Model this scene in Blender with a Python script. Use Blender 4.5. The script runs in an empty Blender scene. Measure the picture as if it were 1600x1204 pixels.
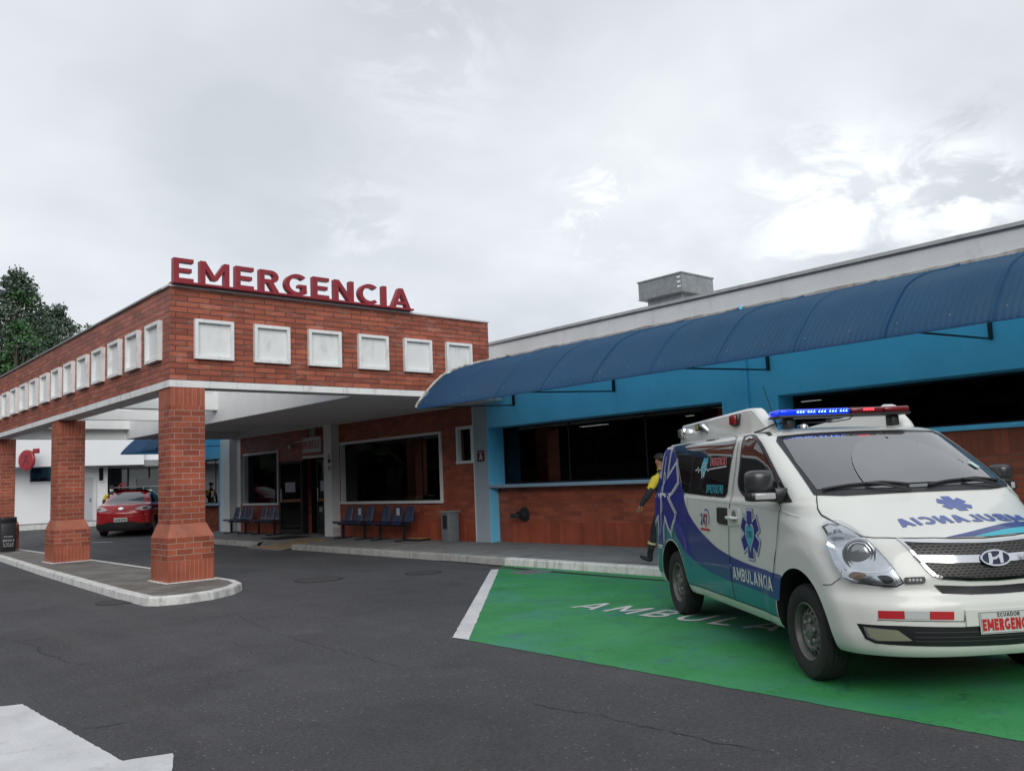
import bpy, bmesh, math, random
from mathutils import Vector, Matrix
from mathutils.geometry import delaunay_2d_cdt
R = math.radians
random.seed(7)
S = bpy.context.scene
COL = S.collection

# ------------------------------------------------------------------ camera
CAM_H, YAW, PITCH, ROLL, FPX = 1.57, 0.72384549, 0.10863373, -0.04138357, 1337.99
cam = bpy.data.objects.new("camera", bpy.data.cameras.new("camera")); COL.objects.link(cam)
cy, sy = math.cos(YAW), math.sin(YAW)
fw = Vector((sy * math.cos(PITCH), cy * math.cos(PITCH), math.sin(PITCH)))
rt = Vector((cy, -sy, 0)); up = rt.cross(fw)
r2 = math.cos(ROLL) * rt + math.sin(ROLL) * up
u2 = -math.sin(ROLL) * rt + math.cos(ROLL) * up
cam.matrix_world = Matrix(((r2.x, u2.x, -fw.x, 0), (r2.y, u2.y, -fw.y, 0), (r2.z, u2.z, -fw.z, CAM_H), (0, 0, 0, 1)))
cam.data.sensor_fit = 'HORIZONTAL'; cam.data.sensor_width = 36.0
cam.data.lens = 36.0 * FPX / 1600.0
cam.data.clip_start = 0.1; cam.data.clip_end = 3000
S.camera = cam

# ------------------------------------------------------------------ sky, sun, exposure
SUN_EL, SUN_AZ = R(27), R(212)           # azimuth from +Y towards +X
W = bpy.data.worlds.new("World"); S.world = W; W.use_nodes = True
nt = W.node_tree; nt.nodes.clear()
def wn(t, **k):
    n = nt.nodes.new(t)
    for a, b in k.items(): setattr(n, a, b)
    return n
def wl(a, b): nt.links.new(a, b)
sky = wn('ShaderNodeTexSky', sky_type='NISHITA', sun_disc=False, sun_elevation=SUN_EL, sun_rotation=SUN_AZ)
tc = wn('ShaderNodeTexCoord')
sep = wn('ShaderNodeSeparateXYZ'); wl(tc.outputs['Generated'], sep.inputs[0])
zz = wn('ShaderNodeMath', operation='MAXIMUM'); wl(sep.outputs[2], zz.inputs[0]); zz.inputs[1].default_value = 0.0
za = wn('ShaderNodeMath', operation='ADD'); wl(zz.outputs[0], za.inputs[0]); za.inputs[1].default_value = 0.32
dv = wn('ShaderNodeVectorMath', operation='DIVIDE'); wl(tc.outputs['Generated'], dv.inputs[0])
cb = wn('ShaderNodeCombineXYZ'); [wl(za.outputs[0], cb.inputs[i]) for i in range(3)]; wl(cb.outputs[0], dv.inputs[1])
def wnoise(scale, detail, rough, dist=0.0, loc=(0, 0, 0)):
    m = wn('ShaderNodeMapping'); m.inputs['Location'].default_value = loc; wl(dv.outputs[0], m.inputs[0])
    n = wn('ShaderNodeTexNoise'); n.inputs['Scale'].default_value = scale; n.inputs['Detail'].default_value = detail
    n.inputs['Roughness'].default_value = rough; n.inputs['Distortion'].default_value = dist
    wl(m.outputs[0], n.inputs['Vector']); return n.outputs[0]
big = wnoise(1.5, 4, 0.5, 0.1, (1.3, 0.4, 0)); fine = wnoise(4.2, 5, 0.5, 0.05, (0.2, 2.0, 0))
mixn = wn('ShaderNodeMath', operation='MULTIPLY_ADD'); wl(fine, mixn.inputs[0]); mixn.inputs[1].default_value = 0.15; wl(big, mixn.inputs[2])
ramp = wn('ShaderNodeValToRGB'); wl(mixn.outputs[0], ramp.inputs[0])
cr = ramp.color_ramp
cr.elements[0].position = 0.42; cr.elements[0].color = (0.545, 0.575, 0.615, 1)
cr.elements[1].position = 0.86; cr.elements[1].color = (0.81, 0.835, 0.865, 1)
e = cr.elements.new(0.62); e.color = (0.66, 0.69, 0.73, 1)
acc = ramp.outputs[0]
def glow(d, power, amt, nscale=5.0, lo=0.5, hi=0.62):
    """a thin place in the cloud deck: brighter cloud around a direction of the sky"""
    global acc
    d = Vector(d).normalized()
    nm = wn('ShaderNodeVectorMath', operation='NORMALIZE'); wl(tc.outputs['Generated'], nm.inputs[0])
    dp = wn('ShaderNodeVectorMath', operation='DOT_PRODUCT'); wl(nm.outputs[0], dp.inputs[0]); dp.inputs[1].default_value = d
    mx = wn('ShaderNodeMath', operation='MAXIMUM'); wl(dp.outputs['Value'], mx.inputs[0]); mx.inputs[1].default_value = 0
    pw = wn('ShaderNodeMath', operation='POWER'); wl(mx.outputs[0], pw.inputs[0]); pw.inputs[1].default_value = power
    mr = wn('ShaderNodeMapRange'); wl(wnoise(nscale, 5, 0.6, 0.5, (power * 0.01, 0.7, 0)), mr.inputs[0])
    mr.inputs[1].default_value = lo; mr.inputs[2].default_value = hi; mr.interpolation_type = 'SMOOTHSTEP'
    ml = wn('ShaderNodeMath', operation='MULTIPLY'); wl(pw.outputs[0], ml.inputs[0]); wl(mr.outputs[0], ml.inputs[1])
    m2 = wn('ShaderNodeMath', operation='MULTIPLY'); wl(ml.outputs[0], m2.inputs[0]); m2.inputs[1].default_value = amt
    mc = wn('ShaderNodeMix', data_type='RGBA', blend_type='ADD'); mc.clamp_factor = False
    wl(m2.outputs[0], mc.inputs[0]); wl(acc, mc.inputs[6]); mc.inputs[7].default_value = (1, 1, 1, 1); acc = mc.outputs[2]
glow((0.855, 0.437, 0.281), 420, 0.45, 6, 0.40, 0.60)
glow((0.906, 0.327, 0.270), 500, 0.42, 7, 0.40, 0.58)
glow((0.710, 0.637, 0.302), 700, 0.22, 8, 0.45, 0.62)
glow((0.520, 0.710, 0.475), 300, 0.16, 6, 0.45, 0.62)
glow((0.505, 0.811, 0.297), 900, 0.14, 8, 0.42, 0.6)
glow((0.80, 0.50, 0.20), 30, 0.10, 3, 0.3, 0.7)
vm = wn('ShaderNodeVectorMath', operation='SCALE'); wl(acc, vm.inputs[0]); vm.inputs['Scale'].default_value = 10.0
mixc = wn('ShaderNodeMix', data_type='RGBA'); mixc.inputs[0].default_value = 0.95
wl(sky.outputs[0], mixc.inputs[6]); wl(vm.outputs[0], mixc.inputs[7])
bg = wn('ShaderNodeBackground'); bg.inputs[1].default_value = 0.1; wl(mixc.outputs[2], bg.inputs[0])
out = wn('ShaderNodeOutputWorld'); wl(bg.outputs[0], out.inputs[0])

sl = bpy.data.lights.new("sun", 'SUN'); sl.energy = 1.5; sl.angle = R(40); sl.color = (1.0, 0.97, 0.93)
so = bpy.data.objects.new("sun", sl); COL.objects.link(so)
sd = Vector((math.sin(SUN_AZ) * math.cos(SUN_EL), math.cos(SUN_AZ) * math.cos(SUN_EL), math.sin(SUN_EL)))
so.rotation_euler = sd.to_track_quat('Z', 'Y').to_euler()
S.view_settings.view_transform = 'Standard'; S.view_settings.look = 'None'
S.view_settings.exposure = 0.27; S.view_settings.gamma = 1.0
S.cycles.max_bounces = 6; S.cycles.transparent_max_bounces = 12; S.cycles.caustics_reflective = False

# ------------------------------------------------------------------ materials
MATS = {}
def srgb(h):
    c = [int(h[i:i + 2], 16) / 255 for i in (0, 2, 4)]
    return tuple(((x / 12.92) if x <= 0.04045 else ((x + 0.055) / 1.055) ** 2.4) for x in c)
def M(name, col, rough=0.6, metal=0.0, var=0.0, vscale=3.0, bump=0.0, bscale=40.0, coat=0.0, emit=None, estr=0.0, spec=0.5, stain=None, coord='Object', ior=None):
    """general painted or plain surface: base colour with soft noise variation, optional stain and fine bump"""
    if name in MATS: return MATS[name]
    m = bpy.data.materials.new(name); m.use_nodes = True; t = m.node_tree; b = t.nodes['Principled BSDF']
    MATS[name] = m; L = t.links.new
    b.inputs['Roughness'].default_value = rough; b.inputs['Metallic'].default_value = metal
    b.inputs['Specular IOR Level'].default_value = spec; b.inputs['Coat Weight'].default_value = coat; b.inputs['Coat Roughness'].default_value = 0.04
    if ior: b.inputs['IOR'].default_value = ior
    tcn = t.nodes.new('ShaderNodeTexCoord')
    cur = None
    if var > 0 or stain:
        n = t.nodes.new('ShaderNodeTexNoise'); n.inputs['Scale'].default_value = vscale; n.inputs['Detail'].default_value = 8; n.inputs['Roughness'].default_value = 0.62
        L(tcn.outputs[coord], n.inputs['Vector'])
        r = t.nodes.new('ShaderNodeValToRGB'); L(n.outputs[0], r.inputs[0])
        r.color_ramp.elements[0].position = 0.3; r.color_ramp.elements[1].position = 0.7
        r.color_ramp.elements[0].color = tuple(max(0, c * (1 - var)) for c in col) + (1,)
        r.color_ramp.elements[1].color = tuple(min(1, c * (1 + var)) for c in col) + (1,)
        cur = r.outputs[0]
        if stain:
            sc, amt, thr, scol = stain
            mp = t.nodes.new('ShaderNodeMapping'); mp.inputs['Scale'].default_value = (1, 1, 0.35); L(tcn.outputs[coord], mp.inputs[0])
            n2 = t.nodes.new('ShaderNodeTexNoise'); n2.inputs['Scale'].default_value = sc; n2.inputs['Detail'].default_value = 10; n2.inputs['Roughness'].default_value = 0.7
            L(mp.outputs[0], n2.inputs['Vector'])
            mr = t.nodes.new('ShaderNodeMapRange'); mr.inputs[1].default_value = thr; mr.inputs[2].default_value = thr + 0.14; mr.inputs[4].default_value = amt
            L(n2.outputs[0], mr.inputs[0])
            mx = t.nodes.new('ShaderNodeMix'); mx.data_type = 'RGBA'; L(mr.outputs[0], mx.inputs[0]); L(cur, mx.inputs[6]); mx.inputs[7].default_value = tuple(scol) + (1,)
            cur = mx.outputs[2]
        L(cur, b.inputs['Base Color'])
    else:
        b.inputs['Base Color'].default_value = tuple(col) + (1,)
    if bump > 0:
        n3 = t.nodes.new('ShaderNodeTexNoise'); n3.inputs['Scale'].default_value = bscale; n3.inputs['Detail'].default_value = 6
        L(tcn.outputs[coord], n3.inputs['Vector'])
        bp = t.nodes.new('ShaderNodeBump'); bp.inputs['Strength'].default_value = bump; bp.inputs['Distance'].default_value = 0.01
        L(n3.outputs[0], bp.inputs['Height']); L(bp.outputs[0], b.inputs['Normal'])
    if emit:
        b.inputs['Emission Color'].default_value = tuple(emit) + (1,); b.inputs['Emission Strength'].default_value = estr
    return m
def brick_mat(name, bw, rh, c1, c2, mortar, msize=0.006, rough=0.42, offset=0.5, white=0.35, bump=0.5):
    if name in MATS: return MATS[name]
    m = bpy.data.materials.new(name); m.use_nodes = True; t = m.node_tree; b = t.nodes['Principled BSDF']; L = t.links.new; MATS[name] = m
    uv = t.nodes.new('ShaderNodeTexCoord')
    # slight hand-laid waviness
    nz = t.nodes.new('ShaderNodeTexNoise'); nz.inputs['Scale'].default_value = 3.0; L(uv.outputs['UV'], nz.inputs['Vector'])
    ad = t.nodes.new('ShaderNodeVectorMath'); ad.operation = 'MULTIPLY_ADD'; L(nz.outputs['Color'], ad.inputs[0]); ad.inputs[1].default_value = (0.012, 0.012, 0); L(uv.outputs['UV'], ad.inputs[2])
    br = t.nodes.new('ShaderNodeTexBrick'); L(ad.outputs[0], br.inputs['Vector'])
    br.inputs['Scale'].default_value = 1.0; br.inputs['Brick Width'].default_value = bw; br.inputs['Row Height'].default_value = rh
    br.inputs['Mortar Size'].default_value = msize; br.inputs['Mortar Smooth'].default_value = 0.35; br.offset = offset; br.inputs['Bias'].default_value = 0.0
    br.inputs['Color1'].default_value = tuple(c1) + (1,); br.inputs['Color2'].default_value = tuple(c2) + (1,); br.inputs['Mortar'].default_value = tuple(mortar) + (1,)
    n1 = t.nodes.new('ShaderNodeTexNoise'); n1.inputs['Scale'].default_value = 1.3; n1.inputs['Detail'].default_value = 8; n1.inputs['Roughness'].default_value = 0.65; L(uv.outputs['UV'], n1.inputs['Vector'])
    mr = t.nodes.new('ShaderNodeMapRange'); L(n1.outputs[0], mr.inputs[0]); mr.inputs[1].default_value = 0.3; mr.inputs[2].default_value = 0.7; mr.inputs[3].default_value = 0.72; mr.inputs[4].default_value = 1.22
    mu = t.nodes.new('ShaderNodeVectorMath'); mu.operation = 'SCALE'; L(br.outputs['Color'], mu.inputs[0]); L(mr.outputs[0], mu.inputs['Scale'])
    # lime bloom in streaky patches
    mp = t.nodes.new('ShaderNodeMapping'); mp.inputs['Scale'].default_value = (0.9, 3.5, 1); L(uv.outputs['UV'], mp.inputs[0])
    n2 = t.nodes.new('ShaderNodeTexNoise'); n2.inputs['Scale'].default_value = 2.6; n2.inputs['Detail'].default_value = 12; n2.inputs['Roughness'].default_value = 0.75; L(mp.outputs[0], n2.inputs['Vector'])
    m2 = t.nodes.new('ShaderNodeMapRange'); L(n2.outputs[0], m2.inputs[0]); m2.inputs[1].default_value = 0.52; m2.inputs[2].default_value = 0.74; m2.inputs[4].default_value = white
    mx = t.nodes.new('ShaderNodeMix'); mx.data_type = 'RGBA'; L(m2.outputs[0], mx.inputs[0]); L(mu.outputs[0], mx.inputs[6]); mx.inputs[7].default_value = (0.48, 0.40, 0.37, 1)
    L(mx.outputs[2], b.inputs['Base Color'])
    r2_ = t.nodes.new('ShaderNodeMapRange'); L(n2.outputs[0], r2_.inputs[0]); r2_.inputs[3].default_value = rough - 0.1; r2_.inputs[4].default_value = rough + 0.25; L(r2_.outputs[0], b.inputs['Roughness'])
    b.inputs['Specular IOR Level'].default_value = 0.35
    n3 = t.nodes.new('ShaderNodeTexNoise'); n3.inputs['Scale'].default_value = 14; n3.inputs['Detail'].default_value = 6; L(uv.outputs['UV'], n3.inputs['Vector'])
    hh = t.nodes.new('ShaderNodeMath'); hh.operation = 'MULTIPLY_ADD'; L(n3.outputs[0], hh.inputs[0]); hh.inputs[1].default_value = 0.35
    inv = t.nodes.new('ShaderNodeMath'); inv.operation = 'SUBTRACT'; inv.inputs[0].default_value = 1.0; L(br.outputs['Fac'], inv.inputs[1]); L(inv.outputs[0], hh.inputs[2])
    bp = t.nodes.new('ShaderNodeBump'); bp.inputs['Strength'].default_value = bump; bp.inputs['Distance'].default_value = 0.012; L(hh.outputs[0], bp.inputs['Height']); L(bp.outputs[0], b.inputs['Normal'])
    return m
def translucent(m, col, f):
    """thin plastic sheet that lets some daylight through"""
    t = m.node_tree; L = t.links.new; o = t.nodes['Material Output']; b = t.nodes['Principled BSDF']
    tr = t.nodes.new('ShaderNodeBsdfTranslucent'); tr.inputs[0].default_value = tuple(col) + (1,)
    mx = t.nodes.new('ShaderNodeMixShader'); mx.inputs[0].default_value = f; L(b.outputs[0], mx.inputs[1]); L(tr.outputs[0], mx.inputs[2]); L(mx.outputs[0], o.inputs[0]); return m
def glass_mat(name, tint, refl_rough=0.02, ior=1.45, boost=0.0):
    """window pane: lets light through with a tint and mirrors more at grazing angles"""
    if name in MATS: return MATS[name]
    m = bpy.data.materials.new(name); m.use_nodes = True; t = m.node_tree; t.nodes.clear(); L = t.links.new; MATS[name] = m
    tr = t.nodes.new('ShaderNodeBsdfTransparent'); tr.inputs[0].default_value = tuple(tint) + (1,)
    gl = t.nodes.new('ShaderNodeBsdfGlossy'); gl.inputs['Roughness'].default_value = refl_rough; gl.inputs[0].default_value = (0.95, 0.97, 1, 1)
    fr = t.nodes.new('ShaderNodeFresnel'); fr.inputs[0].default_value = ior
    ad = t.nodes.new('ShaderNodeMath'); ad.operation = 'ADD'; ad.use_clamp = True; L(fr.outputs[0], ad.inputs[0]); ad.inputs[1].default_value = boost
    mx = t.nodes.new('ShaderNodeMixShader'); L(ad.outputs[0], mx.inputs[0]); L(tr.outputs[0], mx.inputs[1]); L(gl.outputs[0], mx.inputs[2])
    o = t.nodes.new('ShaderNodeOutputMaterial'); L(mx.outputs[0], o.inputs[0]); return m

def asphalt_mat():
    m = bpy.data.materials.new('asphalt'); m.use_nodes = True; t = m.node_tree; b = t.nodes['Principled BSDF']; L = t.links.new; N = t.nodes.new
    tcn = N('ShaderNodeTexCoord'); P = tcn.outputs['Object']
    def noise(sc, det=6, ro=0.6, v=P):
        n = N('ShaderNodeTexNoise'); n.inputs['Scale'].default_value = sc; n.inputs['Detail'].default_value = det; n.inputs['Roughness'].default_value = ro; L(v, n.inputs['Vector']); return n
    def mrange(v, a, b_, c, d):
        r = N('ShaderNodeMapRange'); L(v, r.inputs[0]); r.inputs[1].default_value = a; r.inputs[2].default_value = b_; r.inputs[3].default_value = c; r.inputs[4].default_value = d; return r.outputs[0]
    def mul(a, b_):
        r = N('ShaderNodeMath'); r.operation = 'MULTIPLY'; L(a, r.inputs[0]); L(b_, r.inputs[1]) if not isinstance(b_, float) else setattr(r.inputs[1], 'default_value', b_); return r.outputs[0]
    base = mrange(noise(0.35, 5).outputs[0], 0.3, 0.7, 0.80, 1.16)
    mid = mrange(noise(2.2, 8, 0.7).outputs[0], 0.3, 0.7, 0.88, 1.12)
    grain = mrange(noise(95, 3, 0.7).outputs[0], 0.3, 0.7, 0.55, 1.5)
    grain = mul(grain, mrange(noise(30, 5, 0.85).outputs[0], 0.32, 0.68, 0.55, 1.45))
    v = mul(mul(base, mid), grain)
    cc = N('ShaderNodeVectorMath'); cc.operation = 'SCALE'; cc.inputs[0].default_value = (0.071, 0.070, 0.076); L(v, cc.inputs['Scale'])
    # pale aggregate chips
    vo = N('ShaderNodeTexVoronoi'); vo.inputs['Scale'].default_value = 34; L(P, vo.inputs['Vector'])
    chip = mrange(vo.outputs['Distance'], 0.20, 0.32, 1.0, 0.0)
    sel = mrange(N('ShaderNodeSeparateXYZ').outputs[0], 0, 1, 0, 1)
    sp = N('ShaderNodeSeparateXYZ'); L(vo.outputs['Color'], sp.inputs[0]); sel = mrange(sp.outputs[0], 0.90, 0.93, 0, 1)
    chip = mul(mul(chip, sel), mrange(noise(0.8, 4).outputs[0], 0.4, 0.6, 0.25, 0.9))
    m1 = N('ShaderNodeMix'); m1.data_type = 'RGBA'; L(chip, m1.inputs[0]); L(cc.outputs[0], m1.inputs[6]); m1.inputs[7].default_value = (0.30, 0.29, 0.28, 1)
    # worn dark patches of missing fines and a few hairline cracks
    dp = N('ShaderNodeVectorMath'); dp.operation = 'MULTIPLY_ADD'; L(noise(2.4, 8, 0.7).outputs['Color'], dp.inputs[0]); dp.inputs[1].default_value = (0.9, 0.9, 0); L(P, dp.inputs[2])
    vc = N('ShaderNodeTexVoronoi'); vc.feature = 'DISTANCE_TO_EDGE'; vc.inputs['Scale'].default_value = 0.32; L(dp.outputs[0], vc.inputs['Vector'])
    crack = mrange(vc.outputs['Distance'], 0.0008, 0.0035, 1.0, 0.0)
    crack = mul(crack, mrange(noise(0.55, 3).outputs[0], 0.56, 0.62, 0.0, 0.85))
    m2 = N('ShaderNodeMix'); m2.data_type = 'RGBA'; L(crack, m2.inputs[0]); L(m1.outputs[2], m2.inputs[6]); m2.inputs[7].default_value = (0.02, 0.02, 0.02, 1)
    pits = mul(mrange(noise(11, 8, 0.75).outputs[0], 0.60, 0.70, 0.0, 0.6), mrange(noise(0.7, 4).outputs[0], 0.5, 0.62, 0.0, 1.0))
    band = mul(mrange(vc.outputs['Distance'], 0.0, 0.045, 1.0, 0.0), mul(mrange(noise(24, 8, 0.8).outputs[0], 0.46, 0.60, 0.0, 0.85), mrange(noise(0.5, 3).outputs[0], 0.42, 0.58, 0.0, 1.0)))
    mxp = N('ShaderNodeMath'); mxp.operation = 'MAXIMUM'; L(pits, mxp.inputs[0]); L(band, mxp.inputs[1]); pits = mxp.outputs[0]
    m3 = N('ShaderNodeMix'); m3.data_type = 'RGBA'; L(pits, m3.inputs[0]); L(m2.outputs[2], m3.inputs[6]); m3.inputs[7].default_value = (0.035, 0.034, 0.036, 1)
    oil = mul(mrange(noise(0.9, 6, 0.55).outputs[0], 0.58, 0.70, 0.0, 0.35), 1.0)
    m4 = N('ShaderNodeMix'); m4.data_type = 'RGBA'; L(oil, m4.inputs[0]); L(m3.outputs[2], m4.inputs[6]); m4.inputs[7].default_value = (0.030, 0.029, 0.031, 1)
    mpt = N('ShaderNodeMapping'); mpt.inputs['Scale'].default_value = (1.6, 0.10, 1); mpt.inputs['Rotation'].default_value = (0, 0, R(8)); L(P, mpt.inputs[0])
    trk = mrange(noise(1.0, 4, 0.5, mpt.outputs[0]).outputs[0], 0.52, 0.66, 0.0, 0.22)
    m5 = N('ShaderNodeMix'); m5.data_type = 'RGBA'; L(trk, m5.inputs[0]); L(m4.outputs[2], m5.inputs[6]); m5.inputs[7].default_value = (0.125, 0.12, 0.12, 1)
    L(m5.outputs[2], b.inputs['Base Color'])
    b.inputs['Roughness'].default_value = 0.82; b.inputs['Specular IOR Level'].default_value = 0.35
    bp = N('ShaderNodeBump'); bp.inputs['Strength'].default_value = 0.9; bp.inputs['Distance'].default_value = 0.012
    L(noise(42, 5, 0.8).outputs[0], bp.inputs['Height']); L(bp.outputs[0], b.inputs['Normal'])
    return m
def green_mat():
    m = bpy.data.materials.new('green_bay_paint'); m.use_nodes = True; t = m.node_tree; b = t.nodes['Principled BSDF']; L = t.links.new; N = t.nodes.new
    tcn = N('ShaderNodeTexCoord'); P = tcn.outputs['Object']
    def noise(sc, det=6, ro=0.6, v=P):
        n = N('ShaderNodeTexNoise'); n.inputs['Scale'].default_value = sc; n.inputs['Detail'].default_value = det; n.inputs['Roughness'].default_value = ro; L(v, n.inputs['Vector']); return n
    def mrange(v, a, b_, c, d):
        r = N('ShaderNodeMapRange'); L(v, r.inputs[0]); r.inputs[1].default_value = a; r.inputs[2].default_value = b_; r.inputs[3].default_value = c; r.inputs[4].default_value = d; return r.outputs[0]
    def mix(f, a, col):
        x = N('ShaderNodeMix'); x.data_type = 'RGBA'; L(f, x.inputs[0]); L(a, x.inputs[6]); x.inputs[7].default_value = tuple(col) + (1,); return x.outputs[2]
    r = N('ShaderNodeValToRGB'); L(noise(1.1, 6).outputs[0], r.inputs[0])
    r.color_ramp.elements[0].position = 0.35; r.color_ramp.elements[0].color = (0.026, 0.235, 0.062, 1)
    r.color_ramp.elements[1].position = 0.68; r.color_ramp.elements[1].color = (0.052, 0.30, 0.105, 1)
    c = r.outputs[0]
    mp = N('ShaderNodeMapping'); mp.inputs['Location'].default_value = (3.1, 7.7, 0); L(P, mp.inputs[0])
    c = mix(mrange(noise(0.9, 7, 0.6, mp.outputs[0]).outputs[0], 0.49, 0.66, 0.0, 0.6), c, (0.055, 0.235, 0.20))
    mp2 = N('ShaderNodeMapping'); mp2.inputs['Location'].default_value = (8.1, 1.7, 0); L(P, mp2.inputs[0])
    c = mix(mrange(noise(1.5, 8, 0.65, mp2.outputs[0]).outputs[0], 0.56, 0.68, 0.0, 0.6), c, (0.04, 0.16, 0.21))
    dp = N('ShaderNodeVectorMath'); dp.operation = 'MULTIPLY_ADD'; L(noise(5, 8, 0.7).outputs['Color'], dp.inputs[0]); dp.inputs[1].default_value = (0.35, 0.35, 0); L(P, dp.inputs[2])
    vc = N('ShaderNodeTexVoronoi'); vc.feature = 'DISTANCE_TO_EDGE'; vc.inputs['Scale'].default_value = 6.0; L(dp.outputs[0], vc.inputs['Vector'])
    cm = N('ShaderNodeMath'); cm.operation = 'MULTIPLY'; L(mrange(vc.outputs['Distance'], 0.006, 0.03, 0.55, 0.0), cm.inputs[0]); L(mrange(noise(1.6, 5).outputs[0], 0.44, 0.56, 0.0, 1.0), cm.inputs[1])
    c = mix(cm.outputs[0], c, (0.012, 0.05, 0.02))
    c = mix(mrange(noise(26, 8, 0.85).outputs[0], 0.57, 0.68, 0.0, 0.6), c, (0.02, 0.07, 0.035))
    c = mix(mrange(noise(0.7, 8, 0.7).outputs[0], 0.55, 0.72, 0.0, 0.45), c, (0.03, 0.10, 0.05))
    c = mix(mrange(noise(9, 10, 0.85).outputs[0], 0.63, 0.67, 0.0, 0.7), c, (0.07, 0.075, 0.07))
    L(c, b.inputs['Base Color']); b.inputs['Roughness'].default_value = 0.62; b.inputs['Specular IOR Level'].default_value = 0.4
    bp = N('ShaderNodeBump'); bp.inputs['Strength'].default_value = 0.5; bp.inputs['Distance'].default_value = 0.006
    L(noise(70, 4, 0.7).outputs[0], bp.inputs['Height']); L(bp.outputs[0], b.inputs['Normal'])
    return m

# ------------------------------------------------------------------ mesh helpers
class MB:
    """collects shapes with materials and links them as ONE mesh object, with box-mapped UVs in metres"""
    def __init__(s): s.v = []; s.f = []; s.m = []; s.sm = []; s.mats = []
    def mi(s, mat):
        if mat not in s.mats: s.mats.append(mat)
        return s.mats.index(mat)
    def add(s, verts, faces, mat, smooth=False):
        o = len(s.v); s.v += [tuple(p) for p in verts]; i = s.mi(mat)
        for f in faces: s.f.append([o + k for k in f]); s.m.append(i); s.sm.append(smooth)
        return s
    def box(s, a, b, mat, skip=()):
        x0, y0, z0 = (min(a[i], b[i]) for i in range(3)); x1, y1, z1 = (max(a[i], b[i]) for i in range(3))
        v = [(x0, y0, z0), (x1, y0, z0), (x1, y1, z0), (x0, y1, z0), (x0, y0, z1), (x1, y0, z1), (x1, y1, z1), (x0, y1, z1)]
        f = {'-z': [0, 3, 2, 1], '+z': [4, 5, 6, 7], '-y': [0, 1, 5, 4], '+x': [1, 2, 6, 5], '+y': [2, 3, 7, 6], '-x': [3, 0, 4, 7]}
        return s.add(v, [q for k, q in f.items() if k not in skip], mat)
    def bevbox(s, a, b, r, mat, seg=2, smooth=True):
        bm = bmesh.new(); bmesh.ops.create_cube(bm, size=1)
        c = [(a[i] + b[i]) / 2 for i in range(3)]; d = [abs(b[i] - a[i]) for i in range(3)]
        for v in bm.verts: v.co = Vector((c[0] + v.co.x * d[0], c[1] + v.co.y * d[1], c[2] + v.co.z * d[2]))
        bmesh.ops.bevel(bm, geom=list(bm.edges), offset=min(r, min(d) * 0.49), segments=seg, affect='EDGES', profile=0.5)
        bm.verts.index_update(); s.add([v.co[:] for v in bm.verts], [[v.index for v in f.verts] for f in bm.faces], mat, smooth); bm.free(); return s
    def tube(s, pts, r, mat, n=8, smooth=True, caps=True):
        pts = [Vector(p) for p in pts]; rs = r if isinstance(r, (list, tuple)) else [r] * len(pts); V = []; F = []
        for i, p in enumerate(pts):
            d = (pts[min(i + 1, len(pts) - 1)] - pts[max(i - 1, 0)]).normalized()
            a = d.cross(Vector((0, 0, 1))) if abs(d.z) < 0.9 else d.cross(Vector((0, 1, 0))); a.normalize(); b = d.cross(a)
            for k in range(n):
                t = 2 * math.pi * k / n; V.append(p + rs[i] * (math.cos(t) * a + math.sin(t) * b))
        for i in range(len(pts) - 1):
            for k in range(n): F.append([i * n + k, i * n + (k + 1) % n, (i + 1) * n + (k + 1) % n, (i + 1) * n + k])
        if caps: F.append(list(range(n))[::-1]); F.append([(len(pts) - 1) * n + k for k in range(n)])
        return s.add(V, F, mat, smooth)
    def lathe(s, prof, mat, origin=(0, 0, 0), axis='y', n=32, smooth=True):
        """prof: (radius, along) pairs"""
        V = []; F = []; ox, oy, oz = origin
        for r, a in prof:
            for k in range(n):
                t = 2 * math.pi * k / n; c, q = r * math.cos(t), r * math.sin(t)
                V.append({'y': (ox + c, oy + a, oz + q), 'z': (ox + c, oy + q, oz + a), 'x': (ox + a, oy + c, oz + q)}[axis])
        for i in range(len(prof) - 1):
            for k in range(n): F.append([i * n + k, i * n + (k + 1) % n, (i + 1) * n + (k + 1) % n, (i + 1) * n + k])
        return s.add(V, F, mat, smooth)
    def prism(s, poly, mat, frame, depth, smooth=False):
        """poly of 2D points; frame maps (u, v, w) to a point; solid from w=0 to w=depth"""
        n = len(poly); V = [frame(u, v, 0) for u, v in poly] + [frame(u, v, depth) for u, v in poly]
        F = [list(range(n))[::-1], list(range(n, 2 * n))] + [[i, (i + 1) % n, n + (i + 1) % n, n + i] for i in range(n)]
        return s.add(V, F, mat, smooth)
    def build(s, name, parent=None, loc=None, auto=35):
        me = bpy.data.meshes.new(name); me.from_pydata(s.v, [], s.f)
        for m in s.mats: me.materials.append(m)
        for p, i, sm in zip(me.polygons, s.m, s.sm): p.material_index = i; p.use_smooth = sm
        me.update()
        bm = bmesh.new(); bm.from_mesh(me); bmesh.ops.recalc_face_normals(bm, faces=list(bm.faces)); bm.to_mesh(me); bm.free()
        uvbox(me)
        if any(s.sm):
            try: me.set_sharp_from_angle(angle=R(auto))
            except Exception: pass
        o = bpy.data.objects.new(name, me); COL.objects.link(o)
        if loc: o.location = loc
        if parent: o.parent = parent
        return o
def uvbox(me):
    uv = me.uv_layers.new(name='UVMap') if not me.uv_layers else me.uv_layers[0]
    for p in me.polygons:
        n = p.normal; ax = max(range(3), key=lambda i: abs(n[i]))
        for li in p.loop_indices:
            c = me.vertices[me.loops[li].vertex_index].co
            uv.data[li].uv = (c.y, c.z) if ax == 0 else ((c.x, c.z) if ax == 1 else (c.x, c.y))
def tag(o, label=None, cat=None, group=None, kind=None):
    for k, v in (('label', label), ('category', cat), ('group', group), ('kind', kind)):
        if v: o[k] = v
    return o
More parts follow.
